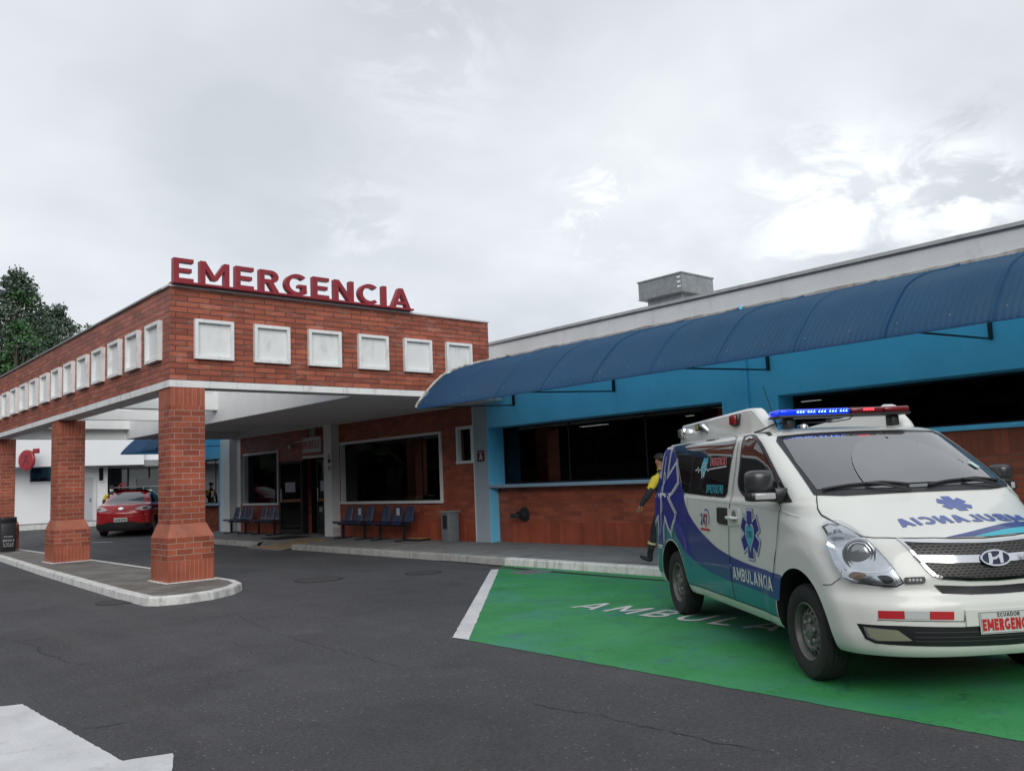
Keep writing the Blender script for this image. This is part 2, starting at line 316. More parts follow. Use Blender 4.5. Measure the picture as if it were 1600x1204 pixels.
def thing(name, label, cat, loc=(0, 0, 0), rz=0, group=None):
    o = bpy.data.objects.new(name, None); COL.objects.link(o); o.location = loc; o.rotation_euler = (0, 0, rz); o.empty_display_size = 0.2
    return tag(o, label, cat, group)
def plabel(o, t): o['label'] = t; return o
def children(o): return [c for c in bpy.data.objects if c.parent == o]
def copy_tree(o, parent=None):
    c = o.copy(); COL.objects.link(c); c.parent = parent
    for ch in children(o): copy_tree(ch, c)
    return c
def bake(o):
    """apply an object's modifiers without operators"""
    dg = bpy.context.evaluated_depsgraph_get(); dg.update()
    me = bpy.data.meshes.new_from_object(o.evaluated_get(dg)); o.modifiers.clear(); o.data = me; return o

# 2D regions: union of polygons minus others, triangulated with an inner grid so it can follow a curved body
def inpoly(p, poly):
    x, y = p; c = False; j = len(poly) - 1
    for i in range(len(poly)):
        xi, yi = poly[i]; xj, yj = poly[j]
        if (yi > y) != (yj > y) and x < (xj - xi) * (y - yi) / (yj - yi) + xi: c = not c
        j = i
    return c
def densify(poly, step):
    o = []
    for i in range(len(poly)):
        a, b = poly[i], poly[(i + 1) % len(poly)]; n = max(1, int(math.hypot(b[0] - a[0], b[1] - a[1]) / step))
        for k in range(n): o.append((a[0] + (b[0] - a[0]) * k / n, a[1] + (b[1] - a[1]) * k / n))
    return o
def region(adds, subs=(), step=None):
    V = []; E = []
    for poly in list(adds) + list(subs):
        q = densify(poly, step) if step else poly; o = len(V); V += [Vector(p) for p in q]
        E += [(o + i, o + (i + 1) % len(q)) for i in range(len(q))]
    if step:
        xs = [p[0] for a in adds for p in a]; ys = [p[1] for a in adds for p in a]
        nx = int((max(xs) - min(xs)) / step); ny = int((max(ys) - min(ys)) / step)
        for i in range(1, nx + 1):
            for j in range(1, ny + 1):
                p = (min(xs) + (i - 0.5 * (j % 2)) * step, min(ys) + (j - 0.4) * step)
                if any(inpoly(p, a) for a in adds) and not any(inpoly(p, a) for a in subs): V.append(Vector(p))
    v, e, f, _, _, _ = delaunay_2d_cdt(V, E, [], 0, 1e-5)
    F = []
    for t in f:
        c = (sum(v[i][0] for i in t) / 3, sum(v[i][1] for i in t) / 3)
        if any(inpoly(c, a) for a in adds) and not any(inpoly(c, a) for a in subs): F.append(list(t))
    used = sorted({i for t in F for i in t}); ix = {k: n for n, k in enumerate(used)}
    return [(v[i][0], v[i][1]) for i in used], [[ix[i] for i in t] for t in F]
def rimedges(F):
    cnt = {}
    for t in F:
        for i in range(len(t)):
            a, b = t[i], t[(i + 1) % len(t)]; cnt.setdefault((min(a, b), max(a, b)), []).append((a, b))
    return [x[0] for x in cnt.values() if len(x) == 1]
def slab(mb, V2, F, mat, frame, w0, w1, smooth=False):
    """flat or curved region made solid between offsets w0 (back) and w1 (front)"""
    n = len(V2); V = [frame(u, v, w1) for u, v in V2] + [frame(u, v, w0) for u, v in V2]
    FF = [list(t) for t in F] + [[n + i for i in reversed(t)] for t in F] + [[a, b, n + b, n + a] for a, b in rimedges(F)]
    mb.add(V, FF, mat, smooth)
def sheet(mb, V2, F, mat, frame, w, smooth=True): mb.add([frame(u, v, w) for u, v in V2], F, mat, smooth)

# ------------------------------------------------------------------ lettering: bold strokes, height 1
def _rect(x0, y0, x1, y1): return [(x0, y0), (x1, y0), (x1, y1), (x0, y1)]
def _stroke(a, b, t):
    dx, dy = b[0] - a[0], b[1] - a[1]; L = math.hypot(dx, dy); nx, ny = -dy / L * t / 2, dx / L * t / 2
    return [(a[0] + nx, a[1] + ny), (b[0] + nx, b[1] + ny), (b[0] - nx, b[1] - ny), (a[0] - nx, a[1] - ny)]
def _arc(cx, cy, rx, ry, t, a0, a1, n=14):
    o = []; A = [R(a0 + (a1 - a0) * k / n) for k in range(n + 1)]
    return [(cx + rx * math.cos(a), cy + ry * math.sin(a)) for a in A] + [(cx + (rx - t) * math.cos(a), cy + (ry - t) * math.sin(a)) for a in reversed(A)]
def glyph(c, t):
    h = 1.0
    if c == 'E': return [_rect(0, 0, t, 1), _rect(t*.5, 0, .62, t), _rect(t*.5, 1 - t, .62, 1), _rect(t*.5, .5 - t/2, .56, .5 + t/2)], .62
    if c == 'F': return [_rect(0, 0, t, 1), _rect(t*.5, 1 - t, .62, 1), _rect(t*.5, .5 - t/2, .56, .5 + t/2)], .62
    if c == 'I': return [_rect(0, 0, t, 1)], t
    if c == 'L': return [_rect(0, 0, t, 1), _rect(t*.5, 0, .6, t)], .6
    if c == 'M':
        w = .95; return [_rect(0, 0, t, 1), _rect(w - t, 0, w, 1), [(0, 1), (t*1.05, 1), (w/2 + t*.5, .22), (w/2 - t*.5, .22)], [(w, 1), (w - t*1.05, 1), (w/2 - t*.5, .22), (w/2 + t*.5, .22)]], w
    if c == 'N':
        w = .78; return [_rect(0, 0, t, 1), _rect(w - t, 0, w, 1), [(0, 1), (t*1.1, 1), (w, 0), (w - t*1.1, 0)]], w
    if c == 'A':
        w = .86; k = t*1.08; return [[(0, 0), (k, 0), (w/2 + k*.5, 1), (w/2 - k*.5, 1)], [(w, 0), (w - k, 0), (w/2 - k*.5, 1), (w/2 + k*.5, 1)], _rect(.2, .2, w - .2, .2 + t*.85)], w
    if c == 'V' or c == '^':
        w = .8; k = t*1.08; return [[(0, 1), (k, 1), (w/2 + k*.5, 0), (w/2 - k*.5, 0)], [(w, 1), (w - k, 1), (w/2 - k*.5, 0), (w/2 + k*.5, 0)]], w
    if c == 'C': return [_arc(.46, .5, .46, .5, t, 48, 312, 22)], .80
    if c == 'G': return [_arc(.46, .5, .46, .5, t, 48, 325, 22), _rect(.80 - t, .12, .80, .52), _rect(.50, .52 - t*.8, .80, .52)], .84
    if c == 'O' or c == '0': 
        w = .92 if c == 'O' else .66
        return [_arc(w/2, .5, w/2, .5, t, 0, 185, 14), _arc(w/2, .5, w/2, .5, t, 180, 365, 14)], w
    if c == 'D': return [_rect(0, 0, t, 1), _rect(t*.5, 0, .4, t), _rect(t*.5, 1 - t, .4, 1), _arc(.36, .5, .42, .5, t, -90, 90)], .78
    if c == 'U': return [_rect(0, .36, t, 1), _rect(.74 - t, .36, .74, 1), _arc(.37, .38, .37, .38, t, 180, 360)], .74
    if c in 'PRB':
        g = [_rect(0, 0, t, 1), _rect(t*.5, 1 - t, .4, 1), _rect(t*.5, .42, .4, .42 + t), _arc(.38, .71, .29, .29, t, -90, 90)]
        if c == 'R': g.append([(.28, .45), (.28 + t*1.2, .45), (.70, 0), (.70 - t*1.25, 0)])
        if c == 'B': g += [_rect(t*.5, 0, .4, t), _arc(.38, .28, .31, .28, t, -90, 90)]
        return g, .69
    if c == 'S': return [_arc(.32, .73, .30, .27, t, 30, 270, 14), _arc(.32, .27 + t*.0, .32, .27, t, -150, 90, 14), _rect(.30, .5 - t*.5, .34, .5 + t*.5)], .64
    if c == '2': return [_arc(.3, .68, .3, .32, t, -25, 165, 12), _stroke((.53, .52), (.07, .06), t), _rect(0, 0, .62, t)], .62
    if c == '4': return [_rect(.40, 0, .40 + t, 1), _rect(0, .22, .66, .22 + t*.9), _stroke((.46, .98), (.05, .28), t*.9)], .66
    if c == '7': return [_rect(0, 1 - t, .6, 1), _stroke((.52, .95), (.18, 0), t)], .62
    if c == '5': return [_rect(0, .5, t, 1), _rect(0, 1 - t, .56, 1), _arc(.28, .3, .32, .30, t, -150, 100, 12)], .62
    if c == '8': return [_arc(.31, .74, .27, .26, t, 0, 185), _arc(.31, .74, .27, .26, t, 180, 365), _arc(.31, .28, .31, .28, t, 0, 185), _arc(.31, .28, .31, .28, t, 180, 365)], .62
    if c == '9' or c == '6': return [_arc(.31, .68, .30, .32, t, 0, 185), _arc(.31, .68, .30, .32, t, 180, 365), _rect(.61 - t, .1, .61, .68)], .62
    if c == '1': return [_rect(.12, 0, .12 + t, 1), _stroke((.15, .95), (0, .78), t*.8)], .12 + t
    if c == '3': return [_arc(.28, .74, .28, .26, t, -90, 150), _arc(.28, .27, .30, .27, t, -150, 90)], .58
    if c == '-': return [_rect(0, .42, .3, .42 + t)], .3
    if c == 'K': return [_rect(0, 0, t, 1), _stroke((.1, .42), (.6, 1), t), _stroke((.2, .55), (.62, 0), t)], .66
    return [], .35
def text2d(txt, t=0.2, gap=0.16):
    """list of (polygons, x offset) and the total width, for height 1"""
    x = 0; out = []
    for c in txt:
        g, w = glyph(c, t)
        if g: out.append([[(px + x, py) for px, py in p] for p in g])
        x += w + gap
    return out, x - gap
def lettering(mb, txt, mat, frame, width, height, w0, w1=None, t=0.2, gap=0.16, step=None, x0=0, y0=0, mirror=False):
    """letters that run from (x0, y0) with the given total width and height in the frame"""
    gs, tw = text2d(txt, t, gap)
    for polys in gs:
        P = [[((x0 + width * (1 - x / tw)) if mirror else (x0 + width * x / tw), y0 + y * height) for x, y in p] for p in polys]
        V, F = region(P, step=step)
        if w1 is None: sheet(mb, V, F, mat, frame, w0, False)
        else: slab(mb, V, F, mat, frame, w0, w1)
def planeframe(o, u, v):
    o, u, v = Vector(o), Vector(u).normalized(), Vector(v).normalized(); n = u.cross(v)
    return lambda a, b, c: tuple(o + a * u + b * v + c * n)
# ------------------------------------------------------------------ materials used by the place
C_ = srgb
m_asph = asphalt_mat(); m_green = green_mat()
RB1, RB2, RMO = (0.40, 0.105, 0.057), (0.31, 0.072, 0.038), (0.19, 0.125, 0.10)
m_brick = brick_mat('parapet_brick', 0.40, 0.096, (0.42, 0.115, 0.066), (0.25, 0.066, 0.040), (0.090, 0.052, 0.042), 0.0085, 0.45, white=0.5, bump=0.8)
m_colb = brick_mat('column_brick', 0.28, 0.095, RB1, (0.25, 0.062, 0.036), (0.40, 0.30, 0.255), 0.0056, 0.40, white=0.08)
m_cols = brick_mat('column_soldier_brick', 0.073, 0.9, RB1, (0.34, 0.082, 0.042), (0.34, 0.24, 0.20), 0.005, 0.40, offset=0.0, white=0.10)
m_wallb = brick_mat('wall_brick', 0.33, 0.085, (0.45, 0.105, 0.050), (0.27, 0.060, 0.034), (0.17, 0.11, 0.09), 0.0065, 0.38, white=0.10)
m_walls = brick_mat('wall_soldier_brick', 0.10, 2.0, (0.42, 0.092, 0.045), (0.29, 0.062, 0.032), (0.15, 0.075, 0.05), 0.004, 0.38, offset=0.0, white=0.06)
m_tile = M('terracotta_coping', (0.36, 0.11, 0.065), 0.5, var=0.25, vscale=4, stain=(6, 0.4, 0.55, (0.45, 0.3, 0.25)))
m_white = M('white_paint', (0.76, 0.77, 0.77), 0.6, var=0.05, vscale=2, stain=(5, 0.22, 0.60, (0.30, 0.30, 0.28)), bump=0.1)
m_wdirty = M('weathered_white_paint', (0.76, 0.77, 0.77), 0.65, var=0.08, vscale=3, stain=(7, 0.5, 0.54, (0.27, 0.27, 0.26)), bump=0.25)
m_panel = M('panel_white', (0.74, 0.76, 0.76), 0.6, var=0.05, vscale=2, stain=(4, 0.4, 0.54, (0.36, 0.37, 0.36)))
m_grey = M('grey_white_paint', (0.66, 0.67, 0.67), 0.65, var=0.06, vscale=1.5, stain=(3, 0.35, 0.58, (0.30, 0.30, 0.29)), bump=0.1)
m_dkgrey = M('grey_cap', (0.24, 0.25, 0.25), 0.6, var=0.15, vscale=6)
m_soff = M('soffit_paint', (0.72, 0.72, 0.71), 0.8, var=0.05)
m_blue = M('sky_blue_paint', (0.18, 0.62, 0.88), 0.55, var=0.07, vscale=1.2, stain=(2.2, 0.35, 0.56, (0.08, 0.36, 0.58)), bump=0.06)
m_conc = M('concrete', (0.21, 0.205, 0.20), 0.85, var=0.2, vscale=2.5, stain=(1.6, 0.5, 0.5, (0.11, 0.10, 0.09)), bump=0.4, bscale=60)
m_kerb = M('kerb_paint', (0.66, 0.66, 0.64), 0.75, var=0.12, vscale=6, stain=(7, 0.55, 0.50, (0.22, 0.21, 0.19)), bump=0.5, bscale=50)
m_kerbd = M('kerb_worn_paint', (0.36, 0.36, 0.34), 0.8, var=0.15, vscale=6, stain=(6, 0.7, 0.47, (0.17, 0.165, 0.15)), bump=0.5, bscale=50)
m_road_w = M('road_white_paint', (0.62, 0.62, 0.63), 0.75, var=0.14, vscale=1.8, stain=(5, 0.35, 0.55, (0.28, 0.28, 0.28)), bump=0.8, bscale=60)
m_navy = M('awning_navy', (0.014, 0.056, 0.155), 0.55, var=0.18, vscale=0.9, stain=(1.3, 0.35, 0.50, (0.050, 0.080, 0.155)))
translucent(m_navy, (0.30, 0.66, 0.86), 0.5)
m_glass = glass_mat('tinted_glass', (0.20, 0.21, 0.21), ior=1.38)
m_gclear = glass_mat('clear_glass', (0.75, 0.82, 0.80))
m_black = M('black_metal', (0.012, 0.012, 0.016), 0.5)
m_bplast = M('black_plastic', (0.018, 0.018, 0.020), 0.45, var=0.1)
m_metal = M('aluminium', (0.45, 0.46, 0.47), 0.35, metal=0.8)
m_galv = M('galvanised_steel', (0.24, 0.255, 0.265), 0.5, metal=0.3, var=0.22, vscale=9, stain=(9, 0.4, 0.57, (0.40, 0.42, 0.43)))
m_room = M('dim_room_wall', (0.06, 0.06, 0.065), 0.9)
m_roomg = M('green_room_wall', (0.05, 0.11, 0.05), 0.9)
m_red = M('sign_red', (0.30, 0.018, 0.030), 0.45, coat=0.1, var=0.06)
m_chrome = M('chrome', (0.75, 0.76, 0.78), 0.08, metal=1.0)

# ------------------------------------------------------------------ ground
def gz(x, y):                            # the drive rises gently behind the canopy
    t = min(1, max(0, (y - 27) / 9.0)); return 0.22 * t * t * (3 - 2 * t)
mb = MB(); xs = [-400, -120, -40, -10] + [i * 2.0 for i in range(-4, 13)] + [30, 45, 80, 200, 500]; ys = [-300, -80, -20] + [i * 1.0 for i in range(-8, 50)] + [60, 90, 200, 700]
V = [(x, y, gz(x, y)) for y in ys for x in xs]; n = len(xs)
mb.add(V, [[j * n + i, j * n + i + 1, (j + 1) * n + i + 1, (j + 1) * n + i] for j in range(len(ys) - 1) for i in range(n - 1)], m_asph, True)
tag(mb.build('road'), kind='structure')

def flat(name, polys, mat, z, subs=(), step=None, kind='structure', **k):
    mb = MB(); V, F = region(polys, subs, step); sheet(mb, V, F, mat, lambda u, v, w: (u, v, w), z, False)
    return tag(mb.build(name), kind=kind, **k)
GY0 = -2.2                                   # near end of the painted bay, outside the frame
def ragged(poly, a=.008, s=.07, seed=1):
    q = random.Random(seed); return [(x + q.uniform(-a, a), y + q.uniform(-a, a)) for x, y in densify(poly, s)]
flat('parking_bay_paint', [ragged([(5.36, 6.90), (9.84, 11.68), (10.405, 12.24), (10.405, GY0), (5.36, GY0)])], m_green, 0.004, subs=[[(10.08, 13), (9.98, 13), (9.98, GY0 - 1), (10.08, GY0 - 1)]])
flat('road_marking', [ragged([(5.35, 7.12), (9.77, 11.81), (9.86, 11.70), (5.37, 6.885)], .006)], m_road_w, 0.008)
flat('road_marking', [ragged([(1.47, 7.73), (1.61, 7.67), (1.70, 5.56), (1.97, 5.47), (1.83, 5.10), (1.75, 4.6), (1.2, 4.3), (.3, 6.2), (.5, 6.9)], .005, .05)], m_road_w, 0.004)
flat('road_marking', [[(8.35, 30.6), (8.8, 29.9), (8.75, 29.75), (8.3, 30.4)]], m_road_w, 0.075)
mb = MB()                                    # AMBULANCIA painted on the bay, thin strokes
lettering(mb, 'AMBULANCIA', m_road_w, planeframe((7.44, 7.53, 0), (0, -1, 0), (1, 0, 0)), 4.48, 0.48, 0.008, t=0.15, gap=0.35)
tag(mb.build('road_marking'), kind='structure')

# pavement along the building: slopes up to the wall, white kerb, a dropped kerb at the door
KX = 10.42
def pave(name, y0, y1, e0=0.13):
    mb = MB(); yy = [y0 + (y1 - y0) * i / 12 for i in range(13)]
    V = [];
    for y in yy: V += [(KX + 0.16, y, e0), (13.4, y, 0.175)]
    mb.add(V, [[2*i, 2*i+1, 2*i+3, 2*i+2] for i in range(12)], m_conc)
    for j in range(int(y0 // 2.4) + 1, int(y1 // 2.4) + 1):      # expansion joints
        mb.box((KX + 0.17, j * 2.4 - .006, e0 - .02), (12.6, j * 2.4 + .006, e0 + .005), m_black)
    return tag(mb.build(name), kind='structure')
pave('pavement', -6, 20.6); pave('pavement', 22.6, 30.2)
def kerb(y0, y1, mat, ends=False):
    mb = MB(); n = max(2, int((y1 - y0) / .35)); V = []; rnd = random.Random(int(y0 * 10))
    for i in range(n + 1):
        y = y0 + (y1 - y0) * i / n; j = rnd.uniform(-.006, .006)
        V += [(KX - .01 + j, y, -0.02), (KX + .005 + j, y, .112), (KX + .028 + j, y, .131), (KX + .165, y, .134)]
    F = [[4*i+k, 4*i+k+1, 4*i+k+5, 4*i+k+4] for i in range(n) for k in range(3)] + [[0, 1, 2, 3], [4*n+3, 4*n+2, 4*n+1, 4*n]]
    mb.add(V, F, mat); return tag(mb.build('kerb'), kind='structure')
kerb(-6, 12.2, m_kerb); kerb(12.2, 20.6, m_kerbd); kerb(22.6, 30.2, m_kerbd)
mb = MB()                                    # ramp with worn yellow chevrons
mb.add([(KX - .35, 20.6, .004), (KX - .35, 22.6, .004), (12.0, 22.6, .15), (12.0, 20.6, .15), (KX + .1, 20.6, .134), (KX + .1, 22.6, .134)], [[0, 3, 2, 1], [0, 4, 3], [1, 2, 5]], m_conc)
mb.add([(12.0, 20.6, .15), (12.0, 22.6, .15), (13.4, 22.6, .175), (13.4, 20.6, .175)], [[0, 3, 2, 1]], m_conc)
tag(mb.build('ramp'), kind='structure')
m_yel = M('worn_yellow', (0.42, 0.24, 0.04), 0.8, var=0.3, vscale=8, stain=(9, 0.8, 0.48, (0.15, 0.14, 0.12)))
for i in range(4):
    x = 10.25 + i * .42; zf = lambda q: .004 + (q - (KX - .35)) * .146 / (12.0 - KX + .35) + .004
    mb = MB(); mb.add([(x, 20.8, zf(x)), (x + .2, 20.8, zf(x + .2)), (x + .2, 22.4, zf(x + .2)), (x, 22.4, zf(x))], [[0, 1, 2, 3]], m_yel); tag(mb.build('road_marking'), kind='structure')
m_crack = M('crack_dark', (0.015, 0.015, 0.016), 0.95)
for ci, L_ in enumerate([[(2.17, 11.47), (2.27, 11.01), (2.33, 10.44), (2.25, 10.0), (2.31, 9.67), (2.32, 9.13), (2.45, 8.9)], [(4.36, 11.56), (4.52, 11.22), (4.66, 10.74), (4.47, 9.77), (4.34, 8.91), (4.29, 8.18), (4.27, 7.32), (4.23, 6.81), (4.23, 6.39)], [(4.14, 4.64), (4.18, 4.4), (4.23, 4.03), (4.23, 3.76), (4.25, 3.54), (4.25, 3.28), (4.27, 3.02), (4.31, 2.73)], [(1.74, 6.51), (1.89, 6.47), (2.07, 6.45), (2.21, 6.41)], [(3.93, 14.3), (3.98, 13.85), (4.19, 13.77), (4.36, 13.87)]]):
    q = random.Random(ci + 5); P = [];
    for i in range(len(L_) - 1):
        a, b = Vector(L_[i]), Vector(L_[i + 1]); n_ = max(2, int((b - a).length / .05))
        for k in range(n_): p = a.lerp(b, k / n_); P.append((p.x + q.uniform(-.022, .022), p.y + q.uniform(-.022, .022)))
    wd = [q.choice((.0008, .002, .003, .005)) for _ in P]; mb = MB(); V = []
    for i, (x, y) in enumerate(P):
        d = Vector(P[min(i + 1, len(P) - 1)]) - Vector(P[max(i - 1, 0)]); d.normalize(); V += [(x - d.y * wd[i], y + d.x * wd[i], .003), (x + d.y * wd[i], y - d.x * wd[i], .003)]
    mb.add(V, [[2*i, 2*i+1, 2*i+3, 2*i+2] for i in range(len(P) - 1)], m_crack); tag(mb.build('road_crack'), kind='structure')
# drain slot between bay and kerb, grate, manholes
m_drain = M('dark_drain', (0.02, 0.02, 0.02), 0.9, bump=0.5)
mb = MB(); pts = [(10.52, 14.9), (10.30, 12.6), (10.10, 11.2), (10.03, 9), (10.03, 0), (10.03, GY0)]
V = [];
for x, y in pts: V += [(x - .05, y, .0065), (x + .05, y, .0065)]
mb.add(V, [[2*i, 2*i+1, 2*i+3, 2*i+2] for i in range(len(pts) - 1)], m_drain); tag(mb.build('drain_channel'), kind='structure')
g = thing('drain_grate', 'flat square metal drain grate beside the kerb in the green bay', 'drain grate', (9.82, 10.83, .006), R(-8))
mb = MB(); mb.box((-.27, -.22, 0), (.27, -.18, .012), m_galv).box((-.27, .18, 0), (.27, .22, .012), m_galv).box((-.27, -.18, 0), (-.23, .18, .012), m_galv).box((.23, -.18, 0), (.27, .18, .012), m_galv); mb.build('frame', g)
mb = MB(); mb.box((-.23, -.18, 0), (.23, .18, .002), m_drain); [mb.box((-.23 + i * .042, -.18, .002), (-.212 + i * .042, .18, .011), m_galv) for i in range(11)]; mb.build('grille', g)
def manhole(x, y, r, lab, z=0.002):
    g = thing('manhole_cover', lab, 'manhole cover', (x, y, z), random.random(), 'manhole covers in the drive')
    m1 = M('cast_iron', (0.062, 0.060, 0.064), 0.8, var=0.25, vscale=12, bump=0.5, bscale=30)
    MB().lathe([(r * .88, .001), (r * .89, .007), (r * .97, .007), (r, .001)], M('manhole_ring', (0.022, 0.022, 0.024), 0.8), axis='z', n=36).build('ring', g)
    mb = MB().lathe([(.0005, .005), (r * .86, .005), (r * .865, 0)], m1, axis='z', n=36)
    for i in range(-4, 5):
        w = math.sqrt(max(0, (r * .8) ** 2 - (i * r * .18) ** 2)); mb.box((-w, i * r * .18 - .008, .0045), (w, i * r * .18 + .008, .008), m1)
    mb.build('lid', g)
manhole(7.28, 13.42, .42, 'faint round manhole cover in the drive in front of the seats')
manhole(8.86, 12.58, .33, 'round manhole cover with dark broken rim nearest the drain slot')
manhole(4.07, 13.6, .30, 'small cracked manhole cover by the outer kerb of the traffic island')

# traffic island under the canopy
isl = [(4.19, 12.80), (4.30, 12.60), (4.62, 12.48), (5.10, 12.55), (5.55, 12.85), (5.85, 13.25), (5.97, 13.75), (5.98, 14.7), (5.95, 21.8), (5.93, 30.6), (5.2, 31.2), (4.95, 30.4), (4.84, 26.1), (4.49, 20.23), (4.30, 16.2), (4.20, 13.9)]
def inset(poly, d):
    n = len(poly); o = []; A = sum(poly[i][0] * poly[(i + 1) % n][1] - poly[(i + 1) % n][0] * poly[i][1] for i in range(n)); sg = 1 if A > 0 else -1
    for i in range(n):
        a, b, c = Vector(poly[i - 1]), Vector(poly[i]), Vector(poly[(i + 1) % n]); e1 = (b - a).normalized(); e2 = (c - b).normalized()
        n1 = Vector((-e1.y, e1.x)) * sg; n2 = Vector((-e2.y, e2.x)) * sg; m = (n1 + n2); m = m / max(.3, m.length) ; k = d / max(.5, m.dot(n1)); o.append(tuple(b + m * k))
    return o
def ringz(poly, z): return [(x, y, z) for x, y in poly]
islo = densify(isl, 0.5); n = len(islo); rr = random.Random(3)
mb = MB(); i1 = inset(islo, .012); i2 = inset(islo, .03); i3 = inset(islo, .14)
zj = [0.0 for _ in range(n)]
V = ringz(islo, -.02) + ringz(i1, .105) + ringz(i2, .122) + ringz(i3, .124)
mb.add(V, [[k*n + i, k*n + (i+1) % n, (k+1)*n + (i+1) % n, (k+1)*n + i] for k in range(3) for i in range(n)], m_kerb); tag(mb.build('kerb'), kind='structure')
flat('traffic_island', [i3], M('island_concrete', (0.175, 0.165, 0.15), 0.85, var=0.3, vscale=1.8, stain=(1.6, 0.6, 0.46, (0.08, 0.075, 0.065)), bump=0.5, bscale=50), 0.120, step=0.6)
# kerbed pavement far down the drive and along the white building
mb = MB(); mb.bevbox((11.4, 33.6, .1), (16, 36.2, .42), .03, m_kerb); tag(mb.build('pavement'), kind='structure')
mb = MB(); mb.box((-2, 42.6, .2), (22, 47, .43), m_conc); mb.box((-2, 42.42, .2), (22, 42.6, .431), m_kerb); tag(mb.build('pavement'), kind='structure')

# unseen woods added behind the viewpoint to darken what windows and van mirror
mb = MB(); rr = random.Random(77); mw = [M('wood_leaf_a', (0.020, 0.035, 0.018), 0.9), M('wood_leaf_b', (0.032, 0.050, 0.026), 0.9)]; mb.box((-29, -30, 0), (-25.5, 64, 7.5), mw[0]); mb.box((-24, -31, 0), (36, -28, 7.5), mw[0]); mb.box((-25.5, 57, 0), (6, 61, 6.5), mw[0])
for i in range(2600):
    t = rr.random(); x, y = ((-24 - rr.uniform(0, 5), -30 + 95 * t), (-24 + 60 * t, -26 - rr.uniform(0, 5)), (-25 + 30 * t, 54 + rr.uniform(0, 5)))[(0, 1, 0, 2)[i % 4]]
    h = 9.5 + 2.5 * math.sin(t * 23) + 1.5 * math.sin(t * 61 + 2); z = h * (rr.random() ** .7); s_ = rr.uniform(.7, 1.5)
    n = Vector((rr.gauss(0, 1), rr.gauss(0, 1), rr.gauss(0, 1))).normalized(); a = n.orthogonal().normalized() * s_; b = n.cross(a).normalized() * s_
    P = Vector((x, y, z)); mb.add([P - a, P - b, P + a, P + b], [[0, 1, 2, 3]], rr.choice(mw))
tag(mb.build('added_woodland'), kind='stuff')
for nm_, a, b in (('added_dark_wall', (-21, -24, 0), (-20.7, 64, 2.4)),):
    tag(MB().box(a, b, M('dark_wall', (0.05, 0.05, 0.045), 0.8, var=.2)).build(nm_), 'unseen dark wall added far behind the viewpoint to darken reflections', 'wall')  # wall added out of view so the glass reflects something dark

# ------------------------------------------------------------------ right wing: blue wall with ribbon windows
XB, XP, XG = 12.6, 12.85, 13.08         # blue face, brick panel face, glass plane
wing = thing('hospital_wing', 'long low sky blue hospital wing with grey roof edge and brick under dark ribbon windows', 'building', (XB, 9, 0))
def W_(mb, name, parent): o = mb.build(name, parent); o.location = (-parent.location.x, -parent.location.y, -parent.location.z); return o
YC, YE = 15.70, -5.0
mb = MB()                                   # blue wall with two openings; window 1: y 8.75..15.16, window 2: y -3..7.65
mb.box((XB, 15.16, .10), (XP + .3, YC, 4.40), m_blue); mb.box((XB - .006, 15.19, .12), (XB - .0005, YC - .02, 3.6), M('white_paint_in_shade', (0.36, 0.42, 0.47), 0.6, var=.06, stain=(3, .3, .56, (.22, .27, .3))))  # pillar face: white paint with shade and blue bounce mixed into its colour
mb.box((XB, 8.75, 2.76), (XP + .3, 15.16, 4.40), m_blue)
mb.box((XB, 7.65, .10), (XP + .3, 8.75, 4.40), m_blue)
mb.box((XB, -3, 2.76), (XP + .3, 7.65, 4.40), m_blue)
mb.box((XB, YE, .10), (XP + .3, -3, 4.40), m_blue)
W_(mb, 'wall', wing)
mb = MB(); mb.box((XP, 8.75, .62), (XP + .2, 15.16, 1.385), m_wallb, skip=('-z',)); mb.box((XP - .002, 8.75, .10), (XP + .2, 15.16, .62), m_walls, skip=('+z',)); W_(mb, 'brick_panel', wing)
mb = MB(); mb.box((XP - .1, -3, .10), (XP + .2, 7.65, 1.65), m_wallb, skip=('+z',)); mb.box((XP - .1, -3, 1.65), (XP + .2, 7.65, 1.985), m_walls, skip=('-z',)); W_(mb, 'brick_panel', wing)
mb = MB()                                   # the wing goes on beyond the canopy
mb.box((XB, 29.82, .10), (XP + .3, 30.5, 4.40), m_blue); mb.box((XB, 30.5, 2.76), (XP + .3, 35.5, 4.40), m_blue); mb.box((XB, 34.9, .10), (XP + .3, 35.5, 2.76), m_blue)
W_(mb, 'wall', wing)
mb = MB(); mb.box((XP, 30.5, .10), (XP + .2, 34.9, 1.055), m_wallb); W_(mb, 'brick_panel', wing)
mb = MB(); mb.box((17.0, 29.6, .1), (17.2, 35.5, 3.2), m_room); mb.box((XG + .1, 29.6, .12), (17, 35.5, .17), m_room); mb.box((XB, 29.5, 4.40), (17, 35.5, 4.70), m_grey); mb.box((XP + .3, 35.3, .17), (17, 35.5, 4.4), m_room); W_(mb, 'far_room', wing)
